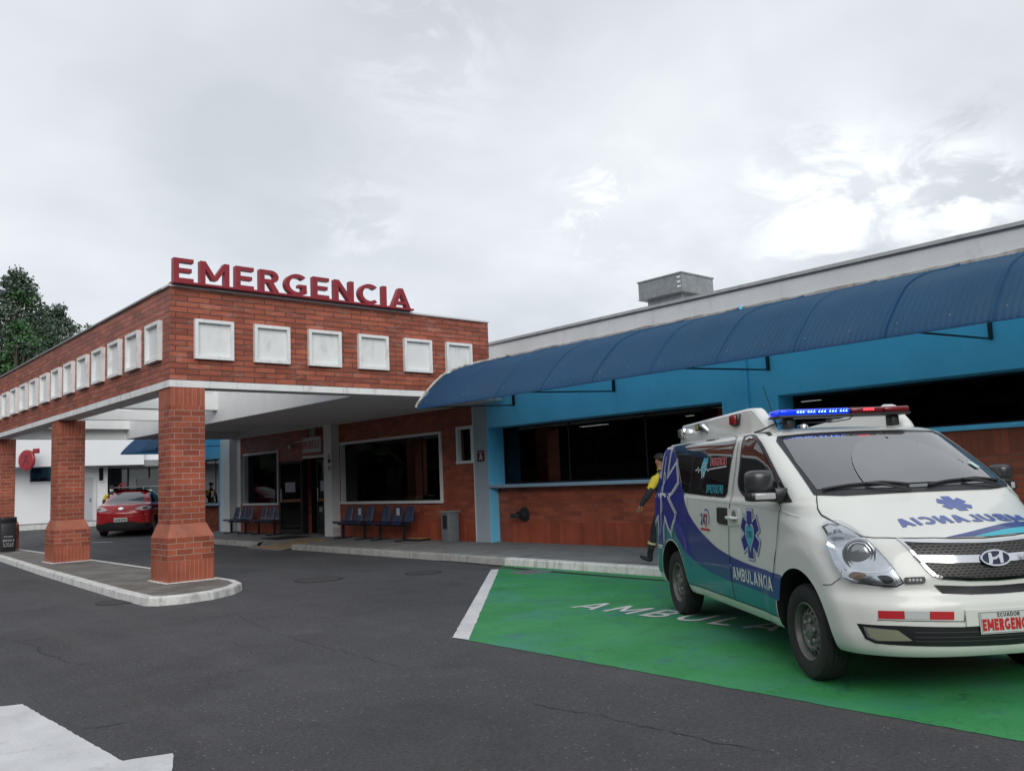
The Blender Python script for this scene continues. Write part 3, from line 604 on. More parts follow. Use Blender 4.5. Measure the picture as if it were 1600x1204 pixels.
def window(nm, y0, y1, z0, z1, sillcol, par, xs=XB, mull=2):
    f = MB(); X = XG
    for a, b, c, d in ((y0, y1, z0, z0 + .03), (y0, y1, z1 - .03, z1), (y0, y0 + .03, z0 + .03, z1 - .03), (y1 - .03, y1, z0 + .03, z1 - .03)): f.box((X - .02, a, c), (X + .03, b, d), m_black)
    fr = W_(f, 'window_frame', par)
    for i in range(1, mull + 1):
        y = y0 + (y1 - y0) * i / (mull + 1); mb = MB(); mb.box((X - .015, y - .012, z0 + .03), (X + .025, y + .012, z1 - .03), m_black); o = mb.build('mullion', fr)
    mb = MB(); mb.box((X + .001, y0 + .03, z0 + .03), (X + .007, y1 - .03, z1 - .03), m_glass); mb.build('pane', fr)
    if sillcol:
        mb = MB(); mb.bevbox((xs - .03, y0 - .0, z0 - .075), (XG - .021, y1, z0 - .004), .008, sillcol); mb.build('sill', fr)
    return fr
window('w', 8.75, 15.16, 1.46, 2.76, M('pale_blue_sill', (0.33, 0.45, 0.56), 0.6, var=0.06), wing)
window('w', -3, 7.65, 2.06, 2.76, m_blue, wing, XP - .12)
window('w', 30.5, 34.9, 1.13, 2.76, M('pale_blue_sill', (0.33, 0.45, 0.56)), wing)
# interior: rooms seen dimly through the glass
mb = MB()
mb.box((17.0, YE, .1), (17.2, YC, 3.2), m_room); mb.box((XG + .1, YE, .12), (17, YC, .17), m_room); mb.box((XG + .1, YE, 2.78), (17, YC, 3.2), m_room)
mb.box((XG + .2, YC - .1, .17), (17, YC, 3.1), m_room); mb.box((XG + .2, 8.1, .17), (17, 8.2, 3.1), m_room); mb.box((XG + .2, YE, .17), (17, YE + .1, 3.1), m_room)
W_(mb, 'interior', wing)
mb = MB(); mb.box((XG - .1, YE, 3.2), (17.5, YC, 4.35), m_grey); W_(mb, 'roof', wing)
mb = MB(); mb.box((XB - .004, YE, 4.30), (XB + .35, 15.2, 4.66), m_grey); mb.box((XB - .05, YE, 4.66), (XB + .4, 15.22, 4.715), M('roof_edge_cap', (0.40, 0.41, 0.41), 0.6, var=0.1, stain=(4, 0.5, 0.52, (0.2, 0.2, 0.2)))); mb.box((XB - .02, YE, 4.635), (XB - .001, 15.2, 4.66), m_dkgrey); W_(mb, 'fascia', wing)
mb = MB(); rr = random.Random(9); V = []; n = 220   # crumbled mortar along the awning flashing
for i in range(n + 1):
    y = YE + (15.1 - YE) * i / n; h = .005 + .022 * max(0, math.sin(i * .31) * math.sin(i * .11 + 1)) + rr.uniform(0, .010)
    V += [(XB - .045, y, 4.29), (XB - .035, y, 4.325 + h), (XB - .0045, y, 4.33 + h)]
mb.add(V, [[3*i+k, 3*i+k+1, 3*i+k+4, 3*i+k+3] for i in range(n) for k in range(2)], M('flashing_mortar', (0.34, 0.33, 0.31), 0.8, var=0.3, vscale=3, stain=(2.5, 0.8, 0.50, (0.13, 0.09, 0.07)), bump=0.5))
W_(mb, 'flashing', wing)
mb = MB().tube([(XB - .03, 8.22, 4.35), (XB - .03, 8.22, .2)], .033, m_blue, 10); W_(mb, 'downpipe', wing)
for z in (1.0, 2.2, 3.3): W_(MB().box((XB - .035, 8.165, z), (XB - .001, 8.275, z + .03), m_blue), 'pipe_clamp', wing)
# things inside
def ilight(x, y, z, ly, lab, s=4.0):
    g = thing('ceiling_lamp', lab, 'ceiling lamp', (x, y, z), 0, 'ceiling lamps seen through the windows')
    MB().box((-.07, -ly / 2 - .02, .012), (.07, ly / 2 + .02, .05), m_white).build('housing', g)
    MB().box((-.03, -ly / 2, 0), (.03, ly / 2, .011), M('lamp_tube', (0.9, 0.9, 0.9), 0.5, emit=(1, .97, .92), estr=s)).build('tube', g)
ilight(14.6, 13.70, 2.722, .85, 'lit strip lamp behind the ribbon window above the walking guard')
ilight(14.0, 15.30, 2.722, .16, 'small lit ceiling lamp behind the left end of the ribbon window')
ilight(14.6, 10.95, 2.722, .18, 'small lit ceiling lamp just behind the ambulance roof box')
ilight(14.0, 7.85, 2.722, .36, 'lit lamp behind the window right of the downpipe')
g = thing('cabinet', 'dark red cabinet with a white zero shape seen through the blue wall window', 'cabinet', (14.3, 13.0, .17))
mr = M('cabinet_red', (0.30, 0.035, 0.035), 0.5)
MB().bevbox((-.3, -.34, 0), (.3, .34, 2.05), .02, mr).build('body', g); MB().box((-.315, -.33, .05), (-.302, .33, 2.0), mr).build('door', g)
mb = MB(); lettering(mb, '0', m_white, planeframe((-.317, .17, 1.62), (0, -1, 0), (0, 0, 1)), .11, .24, 0.001, t=.16); mb.build('lettering', g)
g = thing('desk_monitor', 'dim screen standing inside the window left of the guard', 'monitor', (13.6, 9.75, 1.46))
MB().box((-.02, -.28, .1), (.02, .28, .45), m_bplast).build('screen', g); MB().box((-.1, -.1, 0), (.1, .1, .015), m_bplast).box((-.02, -.03, .015), (.02, .03, .1), m_bplast).build('stand', g)
m_keys = M('paper', (0.6, 0.6, 0.6), 0.7)
# awning: corrugated sheets over a hooped frame
AP = [(10.02, 3.05), (10.09, 3.16), (10.24, 3.32), (10.50, 3.57), (10.82, 3.80), (11.3, 3.98), (11.83, 4.11), (12.3, 4.22), (XB - .004, 4.30)]
def dens(P, k=3):
    o = []
    for i in range(len(P) - 1):
        p0, p1, p2, p3 = P[max(0, i - 1)], P[i], P[i + 1], P[min(len(P) - 1, i + 2)]
        for j in range(k):
            t = j / k; o.append(tuple(.5 * (2*p1[a] + (p2[a]-p0[a])*t + (2*p0[a]-5*p1[a]+4*p2[a]-p3[a])*t*t + (3*p1[a]-p0[a]-3*p2[a]+p3[a])*t**3) for a in (0, 1)))
    return o + [P[-1]]
APD = dens(AP)
def awning(lab, y0, y1, dx=0, brackets=(), endpanel=None):
    g = thing('awning', lab, 'awning', (XB, (y0 + y1) / 2, 3.0), 0, 'navy awnings along the hospital wall')
    k = 0; y = y1; idx = 0
    while y > y0 + .01:
        ya = max(y0, y - 1.2); mb = MB(); V = []; ny = int((y - ya) / .0127) + 1; lift = .006 * (idx % 2)
        nrm = []
        for i, (x, z) in enumerate(APD):
            a = APD[max(0, i - 1)]; b = APD[min(len(APD) - 1, i + 1)]; t = Vector((b[0] - a[0], b[1] - a[1])).normalized(); nrm.append((-t.y, t.x))
        for j in range(ny + 1):
            yy = y + (ya - .03 - y) * j / ny; w = .0075 * math.sin(2 * math.pi * yy / .076) + lift
            V += [(x + n_[0] * w, yy, z + n_[1] * w) for (x, z), n_ in zip(APD, nrm)]
        q = len(APD); mb.add(V, [[j*q + i, j*q + i + 1, (j+1)*q + i + 1, (j+1)*q + i] for j in range(ny) for i in range(q - 1)], m_navy, True)
        W_(mb, 'roof_sheet', g); mb = MB()
        mb.tube([(x + n_[0]*.016, y - .012, z + n_[1]*.016) for (x, z), n_ in zip(APD, nrm)], .011, m_navy, 6); W_(mb, 'hoop', g)
        for ys, pi in ((y - .15, 4), (y - .75, 4)):
            if ys < y0: continue
            bx_, bz_ = APD[pi]; mb = MB(); mb.lathe([(.0005, .009), (.006, .008), (.008, -.01)], m_dkgrey, origin=(bx_ + nrm[pi][0] * .02, ys, bz_ + nrm[pi][1] * .02), axis='z', n=8); W_(mb, 'screw', g)
        y = ya; idx += 1
    mb = MB(); mb.tube([(10.04, y0, 3.065), (10.04, y1, 3.065)], .016, m_navy, 8); mb.tube([(10.6, y0, 3.58), (10.6, y1, 3.58)], .014, m_navy, 6); W_(mb, 'edge_rail', g)
    for yb in brackets:
        mb = MB(); mb.box((XB - .05, yb - .022, 3.19), (XB - .002, yb + .022, 3.44), m_black); W_(mb, 'bracket_plate', g)
        mb = MB(); mb.tube([(XB - .02, yb, 3.2), (10.08, yb, 3.09)], .014, m_black, 8); W_(mb, 'bracket', g)
    if endpanel is not None:
        mb = MB(); V = [(x, endpanel, z) for x, z in APD] + [(XB - .01, endpanel, 3.05)]; V += [(x, endpanel + .02, z) for x, _, z in V]; nn = len(APD) + 1
        mb.add(V, [list(range(nn)), list(range(nn, 2 * nn))[::-1]] + [[i, (i + 1) % nn, nn + (i + 1) % nn, nn + i] for i in range(nn)], m_navy); W_(mb, 'end_panel', g)
    return g
awning('long curved navy corrugated awning over the blue wall behind the ambulance', -4.0, 14.24, 0, (14.68, 11.22, 7.78, 4.33, .9) and (14.2, 11.22, 7.78, 4.33, .9))
awning('far navy awning seen between the brick columns beyond the canopy', 29.6, 33.2, 0, (30.2, 32.2), endpanel=33.2)
# galvanised vent on the roof
g = thing('roof_vent', 'boxy galvanised vent hood on the roof above the awning', 'roof vent', (15.05, 11.45, 4.4))
MB().box((-.42, -.46, 0), (.42, .46, .96), m_galv, skip=('-z',)).build('duct', g)
mb = MB(); mb.box((-.56, -.59, .97), (.56, .59, 1.345), m_galv); mb.box((-.58, -.61, 1.346), (.58, .61, 1.375), m_galv); mb.box((-.575, -.6, .955), (.575, .6, .975), m_galv); mb.build('hood', g)
for i in range(3): MB().box((-.575, -.56, 1.05 + .1 * i), (-.562, -.48, 1.09 + .1 * i), m_panel).build('label_plate', g)

# ------------------------------------------------------------------ entrance block under the canopy
XW = 12.62
ent = thing('entrance_building', 'brick entrance front with framed windows, white pillars and dark doors under the canopy', 'building', (XW, 22, 0))
mb = MB()
def wallseg(mb, y0, y1, z0, z1):
    if z0 < .6 and z1 > .6: wallseg(mb, y0, y1, z0, .6); wallseg(mb, y0, y1, .6, z1); return
    mb.box((XW, y0, z0), (XW + .25, y1, z1), m_walls if z1 <= .61 else m_wallb, skip=())
# openings: small window 15.75..16.3 z2.02-2.82 ; window A 17.05..21.86 z1.1-2.79 ; door 22.45..24.1 z..2.5 ; window B 25.8..28.7
for y0, y1, z0, z1 in ((15.70, 16.30, .1, 2.02), (15.70, 16.30, 2.82, 3.42), (16.30, 17.02, .1, 3.42), (17.02, 21.86, .1, 1.1), (17.02, 21.86, 2.79, 3.42), (21.86, 22.45, .1, 3.42), (22.45, 24.1, 2.52, 3.42), (24.1, 25.80, .1, 3.42), (25.80, 28.7, .1, 1.08), (25.80, 28.7, 2.78, 3.42)):
    wallseg(mb, y0, y1, z0, z1)
W_(mb, 'brick_wall', ent)
mb = MB(); mb.box((XB + .02, 28.7, .1), (XP + .1, 29.81, 3.6), m_white); W_(mb, 'pillar', ent)
mb = MB(); mb.box((XB - .01, YC - .02, .08), (XB + .3, YC + .02, 3.4), m_grey); W_(mb, 'corner_trim', ent)
mb = MB(); mb.box((12.36, 21.93, .1), (XW - .002, 22.38, 3.62), m_white); W_(mb, 'pillar', ent)
mb = MB(); mb.box((12.36, 29.02, .1), (XW - .002, 29.80, 3.62), m_white); W_(mb, 'pillar', ent)
mb = MB(); mb.box((12.5, 14.62, 3.42), (XW + .2, 29.4, 3.7), m_grey); mb.box((12.44, 14.62, 3.34), (12.6, 29.4, 3.415), m_grey);  W_(mb, 'wall_beam', ent)
def wframe(y0, y1, z0, z1, open_left=True, mat=m_white):
    mb = MB(); t = .065; X0 = XW - .05
    mb.box((X0, y0, z1 - t), (XW + .06, y1, z1), mat); mb.box((X0 - .02, y0, z0), (XW + .06, y1, z0 + t), mat); mb.box((X0, y0, z0 + t), (XW + .06, y0 + t, z1 - t), mat)
    if not open_left: mb.box((X0, y1 - t, z0 + t), (XW + .06, y1, z1 - t), mat)
    fr = W_(mb, 'window_frame', ent)
    W_(MB().box((XW + .062, y1 - .022, z0 + .02), (XW + .20, y1 + .004, z1 - .01), mat), 'reveal', ent); W_(MB().box((XW - .012, y1 - .022, z0 + t), (XW + .06, y1 + .004, z1 - t), mat), 'reveal', ent)
    mb = MB(); mb.box((XW + .16, y0 + t, z0 + t), (XW + .167, y1 - .02, z1 - t), m_glass); mb.build('pane', fr)
    mb = MB(); q = .025; X = XW + .14
    for a, b, c, d in ((y0 + t, y1, z0 + t, z0 + t + q), (y0 + t, y1, z1 - t - q, z1 - t), (y0 + t, y0 + t + q, z0 + t + q, z1 - t - q), (y1 - q, y1, z0 + t + q, z1 - t - q)): mb.box((X, a, c), (X + .018, b, d), m_black)
    if y1 - y0 > 2: mb.box((X, y0 + (y1 - y0) * .22, z0 + t + q), (X + .018, y0 + (y1 - y0) * .22 + q, z1 - t - q), m_black)
    mb.build('sash', fr); return fr
wframe(16.97, 21.86, 1.06, 2.81); wframe(25.75, 28.4, 1.05, 2.80); wframe(15.71, 16.34, 1.98, 2.86, False)
mb = MB(); mb.box((XW + .3, 21.3, .2), (XW + .5, 21.86, 3.3), m_panel); mb.box((XW + .26, 21.0, 1.1), (XW + .3, 21.86, 2.8), m_panel)
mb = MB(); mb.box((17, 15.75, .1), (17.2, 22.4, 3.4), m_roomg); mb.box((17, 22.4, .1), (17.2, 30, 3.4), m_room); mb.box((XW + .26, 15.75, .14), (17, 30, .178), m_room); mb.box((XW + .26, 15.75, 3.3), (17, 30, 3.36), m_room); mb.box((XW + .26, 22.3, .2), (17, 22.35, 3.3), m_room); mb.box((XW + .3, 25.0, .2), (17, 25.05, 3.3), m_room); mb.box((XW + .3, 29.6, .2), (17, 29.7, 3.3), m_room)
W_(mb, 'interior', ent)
# door set
mb = MB(); mb.box((XW - .03, 22.45, 2.45), (XW + .1, 24.1, 2.53), m_white); mb.box((XW - .03, 24.04, .17), (XW + .1, 24.1, 2.45), m_black); mb.box((XW + .02, 22.45, .17), (XW + .1, 22.5, 2.45), m_black); W_(mb, 'door_frame', ent)
def doorleaf(w, name='door'):
    o = bpy.data.objects.new(name, None)
    mb = MB(); h = 2.2
    mb.box((-.02, 0, 0), (.02, .07, h), m_black).box((-.02, w - .07, 0), (.02, w, h), m_black).box((-.02, .07, h - .08), (.02, w - .07, h), m_black).box((-.02, .07, 0), (.02, w - .07, .12), m_black).box((-.02, .07, .95), (.02, w - .07, 1.03), M('door_band', (0.22, 0.10, 0.04), 0.6))
    d = mb.build('door'); MB().box((-.003, .07, .12), (.003, w - .07, .95), m_glass).build('pane', d); MB().box((-.003, .07, 1.03), (.003, w - .07, h - .08), m_glass).build('pane', d)
    MB().box((-.06, w - .13, .95), (-.025, w - .09, 1.35), m_metal).build('handle', d); MB().box((-.026, w * .3, 1.25), (-.021, w * .72, 1.55), M('notice_paper', (0.42, 0.45, 0.5), 0.7)).build('notice', d)
    bpy.data.objects.remove(o); return d
d = doorleaf(.85); d.parent = ent; d.location = (XW + .05 - XW, 22.5 - 22, .2)
d = doorleaf(.9); d.parent = ent; d.location = (XW - .04 - XW, 24.1 - 22, .2); d.rotation_euler = (0, 0, R(24)); plabel(d, 'open dark glass door leaf with a paper notice')
MB().box((-.1, 0, 0), (0, 0, 0), m_black)
# small wall items at the entrance
g = thing('hanging_sign', 'white sign reading INGRESO in red above the doors', 'sign', (XW - .3, 22.92, 2.6))
MB().box((-.02, -.45, 0), (.02, .62, .44), M('sign_white', (0.55, 0.56, 0.55), 0.5)).build('board', g)
mb = MB(); lettering(mb, 'INGRESO', M('ingreso_red', (0.42, 0.05, 0.045), 0.5), planeframe((-.024, .60, .11), (0, -1, 0), (0, 0, 1)), 1.0, .24, 0.001, t=.2, gap=.14); mb.build('lettering', g)
MB().tube([(0, .3, .44), (0, .3, .75)], .008, m_black, 6).tube([(0, -.2, .44), (0, -.2, .75)], .008, m_black, 6).build('hanger', g)
g = thing('loudspeaker', 'small grey box speaker on the brick above the INGRESO sign', 'speaker', (XW - .002, 23.35, 3.05))
MB().bevbox((-.14, -.09, 0), (0, .09, .32), .01, m_grey).build('housing', g); MB().box((-.145, -.07, .03), (-.141, .07, .29), m_dkgrey).build('grille', g)
g = thing('wall_lamp', 'small round white lamp on the brick left of the INGRESO sign', 'wall lamp', (XW - .002, 24.9, 2.86))
MB().lathe([(.001, -.09), (.05, -.09), (.06, -.05), (.06, 0)], m_panel, axis='x').build('shade', g)
g = thing('cable_duct', 'thin white cable duct running to the INGRESO sign', 'cable duct', (XW - .002, 24.2, 2.98))
MB().box((-.02, -.35, 0), (0, .45, .02), m_white).build('duct', g)
g = thing('notice_sign', 'small white notice with dark and red symbols on the entrance pillar', 'sign', (12.355, 22.03, 1.98))
MB().box((-.008, -.13, 0), (0, .13, .56), m_panel).build('plate', g)
mb = MB(); fr = planeframe((-.009, .10, 0), (0, -1, 0), (0, 0, 1)); bl = M('notice_ink', (0.03, 0.03, 0.035), 0.6); rd = M('notice_red', (0.35, 0.04, 0.04), 0.6)
mb.prism([(.02, .42), (.18, .42), (.16, .44), (.12, .44), (.12, .52), (.06, .52), (.07, .44), (.02, .45)], bl, fr, .002); mb.prism(_rect(.02, .26, .18, .38), bl, fr, .002)
for i in range(12): pass
mb.add([fr(.10 + .085 * math.cos(R(a)), .12 + .085 * math.sin(R(a)), .002) for a in range(0, 360, 20)] + [fr(.10 + .06 * math.cos(R(a)), .12 + .06 * math.sin(R(a)), .002) for a in range(0, 360, 20)], [[i, (i + 1) % 18, 18 + (i + 1) % 18, 18 + i] for i in range(18)], rd)
mb.prism(_rect(.05, .1, .15, .14), bl, fr, .002); mb.build('symbols', g)
g = thing('fire_point_sign', 'small dark red sign with a white letter A on the shaded white corner pillar', 'sign', (XB - .001, 15.44, 2.0))
MB().box((-.008, -.135, 0), (0, .135, .26), M('dark_red_plate', (0.10, 0.012, 0.02), 0.5)).build('plate', g)
mb = MB(); lettering(mb, 'A', M('plate_white', (0.5, 0.5, 0.5), 0.6), planeframe((-.009, .06, .04), (0, -1, 0), (0, 0, 1)), .12, .15, .001, t=.24); mb.box((-.0095, -.11, .205), (-.009, .11, .225), M('plate_text', (0.35, 0.3, 0.3), 0.6)); mb.build('lettering', g)
g = thing('hydrant_outlet', 'black twin fire hose inlet sticking out of the low brick wall', 'hydrant', (XP - .003, 14.28, .78))
m_iron = M('painted_iron', (0.02, 0.026, 0.03), 0.4)
MB().lathe([(.001, -.04), (.15, -.04), (.16, -.02), (.16, 0)], m_iron, axis='x').build('flange', g)
MB().lathe([(.12, -.04), (.11, -.09), (.075, -.16), (.07, -.22)], m_iron, axis='x').build('body', g)
for s in (-1, 1): MB().tube([(-.18, s * .02, 0), (-.28, s * .09, -.01), (-.33, s * .11, -.01)], [.05, .045, .05], m_iron, 12).build('cap', g)
g = thing('pedestal_bin', 'narrow grey metal ash bin standing against the entrance brick', 'bin', (12.3, 16.33, .158))
MB().bevbox((-.14, -.15, 0), (.16, .15, .70), .01, M('bin_grey', (0.15, 0.165, 0.18), 0.5, var=.15, vscale=8)).build('body', g); MB().bevbox((-.17, -.19, .70), (.19, .19, .73), .006, m_dkgrey).build('lid', g); MB().box((-.156, -.09, .32), (-.151, .07, .64), m_black).build('opening', g)
g = thing('boot_tray', 'low dark tray with an orange top on the pavement beside the seats', 'tray', (12.35, 17.75, .158))
MB().bevbox((-.18, -.32, 0), (.18, .32, .05), .01, m_black).build('tray', g); MB().bevbox((-.16, -.30, .051), (.16, .30, .065), .005, M('orange_mat', (0.4, 0.2, 0.07), 0.8)).build('mat', g)
g = thing('door_mat', 'flat black rubber mat on the ramp by the open door', 'door mat', (11.6, 23.3, .15))
MB().bevbox((-.5, -.55, 0), (.5, .55, .018), .006, m_black).build('mat', g)

# waiting benches: three moulded seats on a beam
m_seat = M('navy_seat_plastic', (0.010, 0.026, 0.085), 0.30, spec=.4)
def bench(y, lab, label_seat=None):
    g = thing('waiting_bench', lab, 'bench', (12.12, y, .155), 0, 'benches of three blue seats at the entrance')
    for i in (-1, 0, 1):
        V = []; nu, nv = 9, 12                       # seat shell: profile in x-z swept across, dished
        prof = [(-.23, .40), (-.22, .43), (-.12, .435), (0, .42), (.10, .425), (.16, .46), (.19, .54), (.21, .64), (.235, .74), (.255, .82), (.26, .845)]
        for a in range(nu):
            u = -1 + 2 * a / (nu - 1)
            for k, (px, pz) in enumerate(prof):
                hw = .225 if k < 5 else .225 - .011 * (k - 5); d = .028 * u * u
                V.append((px - (d if k >= 5 else 0), i * .52 + u * hw, pz + (d if k < 5 else 0)))
        q = len(prof); mb = MB(); mb.add(V, [[a*q + b, a*q + b + 1, (a+1)*q + b + 1, (a+1)*q + b] for a in range(nu - 1) for b in range(q - 1)], m_seat, True)
        o = mb.build('seat', g); so_ = o.modifiers.new('s', 'SOLIDIFY'); so_.thickness = .008; bake(o)
        if label_seat == i: MB().box((.188, i * .52 - .08, .62), (.194, i * .52 + .06, .80), M('seat_notice', (0.6, 0.6, 0.62), 0.6)).build('notice', o)
    MB().box((-.03, -.80, .355), (.03, .80, .40), m_black).build('beam', g)
    for s in (-1, 1):
        MB().box((-.028, s * .55 - .028, .03), (.028, s * .55 + .028, .355), m_black).box((-.28, s * .55 - .025, 0), (.26, s * .55 + .025, .03), m_black).build('leg', g)
    return g
bench(20.38, 'bench of three navy seats beside the entrance pillar, one with a paper notice', 0)
bench(18.52, 'bench of three navy seats nearest the orange tray, middle one with a paper notice', 0)
bench(27.75, 'bench of three navy seats farthest left against the white pillar')
bench(25.65, 'bench of three navy seats partly behind the open door leaf')

# ------------------------------------------------------------------ canopy: brick parapet on three brick columns
can = thing('entrance_canopy', 'brick drive-through canopy with white square panels carried on brick columns', 'canopy', (5.1, 14.36, 0))
CX0, CX1, CY0, CY1, ZB0, ZB1, ZT = 5.10, 12.05, 14.36, 29.25, 3.33, 3.445, 5.03
TH = .62                                    # the parapet beam is as thick as the columns
mb = MB()
mb.box((CX0, CY0, ZB1), (CX1, CY0 + .28, ZT), m_brick); mb.box((CX0, CY0 + .28, ZB1), (CX0 + .28, CY1, ZT), m_brick, skip=('-y',))
W_(mb, 'brick_parapet', can)
mb = MB(); mb.box((CX0 - .012, CY0 - .012, ZB0), (CX1, CY0 + .30, ZB1), m_wdirty); mb.box((CX0 - .012, CY0 + .30, ZB0), (CX0 + .30, CY1, ZB1), m_wdirty, skip=('-y',)); W_(mb, 'white_band', can)
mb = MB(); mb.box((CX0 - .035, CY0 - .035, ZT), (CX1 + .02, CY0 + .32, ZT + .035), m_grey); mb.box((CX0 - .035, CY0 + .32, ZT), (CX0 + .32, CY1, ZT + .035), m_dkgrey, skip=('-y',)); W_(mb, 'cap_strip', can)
mb = MB()                                   # inner lining, slab beam, soffit, cross beams
mb.box((CX0 + .30, CY0 + .30, ZB0 + .002), (CX1 - .01, CY0 + .42, 4.9), m_white)
mb.box((CX0 + .30, CY0 + .42, ZB0 + .002), (CX0 + .42, CY1, 4.9), m_white)
W_(mb, 'inner_lining', can)
mb = MB(); mb.box((8.78, CY0 + .42, ZB0 - .002), (9.0, CY1 - .7, 4.75), m_white); W_(mb, 'slab_edge_beam', can)
mb = MB(); mb.box((9.0, CY0 + .42, ZB0 + .02), (12.9, 22.1, 3.9), m_soff); mb.box((9.0, 22.1, 3.60), (12.9, CY1 - .7, 3.9), m_soff); W_(mb, 'slab', can)
for y, z in ((21.33, 3.63), ):
    mb = MB(); mb.box((CX0 + .42, y, z), (8.78, y + .3, z + .42), m_white); W_(mb, 'cross_beam', can)
mb = MB(); mb.box((CX0 + .42, 24.8, 3.63), (8.78, 25.0, 3.9), m_white); W_(mb, 'cross_beam', can)
mb = MB(); mb.box((CX0 + .42, 28.25, 3.63), (8.78, 28.55, 4.75), m_white); mb.box((CX0 + .42, 28.55, ZB0), (12.6, 28.75, 4.75), m_white);  W_(mb, 'end_beam', can)
g = thing('ceiling_camera', 'small black camera box under the canopy ceiling above the entrance doors', 'camera', (11.0, 22.9, 3.50))
MB().bevbox((-.08, -.14, .0), (.08, .14, .08), .01, m_black).build('housing', g); MB().box((-.02, -.02, .08), (.02, .02, .10), m_black).build('bracket', g)
# white square panels
def panel(x, y, side):
    fr = planeframe((x, y, 3.82), (0, -1, 0), (0, 0, 1)) if side else planeframe((x, y, 3.82), (1, 0, 0), (0, 0, 1))
    w = .685; t = .055; d = .075
    mb = MB()
    for p in (_rect(0, 0, w, t), _rect(0, w - t, w, w), _rect(0, t, t, w - t), _rect(w - t, t, w, w - t)): mb.prism([(a, b) for a, b in p], m_wdirty, fr, d)
    o = W_(mb, 'square_panel', can)
    mb = MB(); mb.prism(_rect(t, t, w - t, w - t), m_panel, fr, .006); mb.build('infill', o)
for i in range(6): panel(5.50 + 1.068 * i, CY0, False)
for i in range(14): panel(CX0, 15.40 + 1.068 * i, True)
# columns
def column(y):
    x0, x1, y0, y1 = 5.04, 5.80, y, y + .80
    mb = MB(); sx0, sx1, sy0, sy1 = 5.115, 5.69, y + .095, y + .67
    mb.box((sx0, sy0, 1.07), (sx1, sy1, 3.02), m_colb, skip=('+z', '-z')); mb.box((sx0, sy0, 3.02), (sx1, sy1, 3.329), m_cols, skip=('-z',))
    o = W_(mb, 'column', can)
    mb = MB(); mb.box((x0, y0, .47), (x1, y1, .84), m_colb, skip=('+z', '-z')); mb.box((x0, y0, .13), (x1, y1, .47), m_cols, skip=('+z',)); mb.build('plinth', o)
    mb = MB(); a = [(x0, y0, .84), (x1, y0, .84), (x1, y1, .84), (x0, y1, .84), (sx0 - .01, sy0 - .01, 1.065), (sx1 + .01, sy0 - .01, 1.065), (sx1 + .01, sy1 + .01, 1.065), (sx0 - .01, sy1 + .01, 1.065)]
    mb.add(a, [[0, 1, 5, 4], [1, 2, 6, 5], [2, 3, 7, 6], [3, 0, 4, 7], [4, 5, 6, 7]], m_tile); mb.build('sloped_coping', o)
    mb = MB(); rr = random.Random(int(y)); V = []
    ring = densify([(x0 - .04, y0 - .04), (x1 + .03, y0 - .04), (x1 + .03, y1 + .03), (x0 - .04, y1 + .03)], .08)
    ring = [(px + rr.uniform(-.02, .02), py + rr.uniform(-.02, .02)) for px, py in ring]; inn = densify([(x0, y0), (x1, y0), (x1, y1), (x0, y1)], .08); nn = min(len(ring), len(inn))
    V = [(a, b, .1205) for a, b in ring] ; F, c = [], None
    v2, f2 = region([ring]); sheet(mb, v2, f2, m_wdirty, lambda u, v, w: (u, v, w), .133, False); slab(mb, v2, f2, m_wdirty, lambda u, v, w: (u, v, w), .121, .134)
    mb.build('mortar_footing', o)
for y in (14.26, 21.36, 28.46): column(y)
# white mortar fillet where the awning meets the parapet
mb = MB(); mb.tube([(x + .0, 14.325, z + .045) for x, z in APD], .026, M('fillet_mortar', (0.50, 0.49, 0.46), 0.8, var=0.3, vscale=9, stain=(9, 0.7, 0.48, (0.2, 0.16, 0.13)), bump=0.8), 7); W_(mb, 'mortar_fillet', can)
# rooftop letters
sg = thing('rooftop_sign', 'large dark red letters EMERGENCIA standing along the top of the brick canopy', 'sign', (5.12, 14.36, ZT + .04))
gs, tw = text2d('EMERGENCIA', .165, .21)
m_letter = M('letter_red', (0.26, 0.014, 0.026), 0.42, var=0.08, vscale=2, stain=(3, 0.25, 0.58, (0.33, 0.05, 0.06)))
LW, LH = 4.80, .405
for k, polys in enumerate(gs):
    P = [[(LW * x / tw, y * LH) for x, y in p] for p in polys]; V2, F2 = region(P); mb = MB()
    slab(mb, V2, F2, m_letter, lambda u, v, w: (u, w, v + .035), .0, -.12); o = mb.build('letter', sg)
    plabel(o, 'red letter ' + 'EMERGENCIA'[k])
MB().box((-.02, -.17, .0), (LW + .04, .06, .034), m_letter).build('base_rail', sg)
# ------------------------------------------------------------------ vehicle bodies from stacked outlines
def circ(cx, cy, r, n=32, ry=None): return [(cx + r * math.cos(2 * math.pi * i / n), cy + (ry or r) * math.sin(2 * math.pi * i / n)) for i in range(n)]
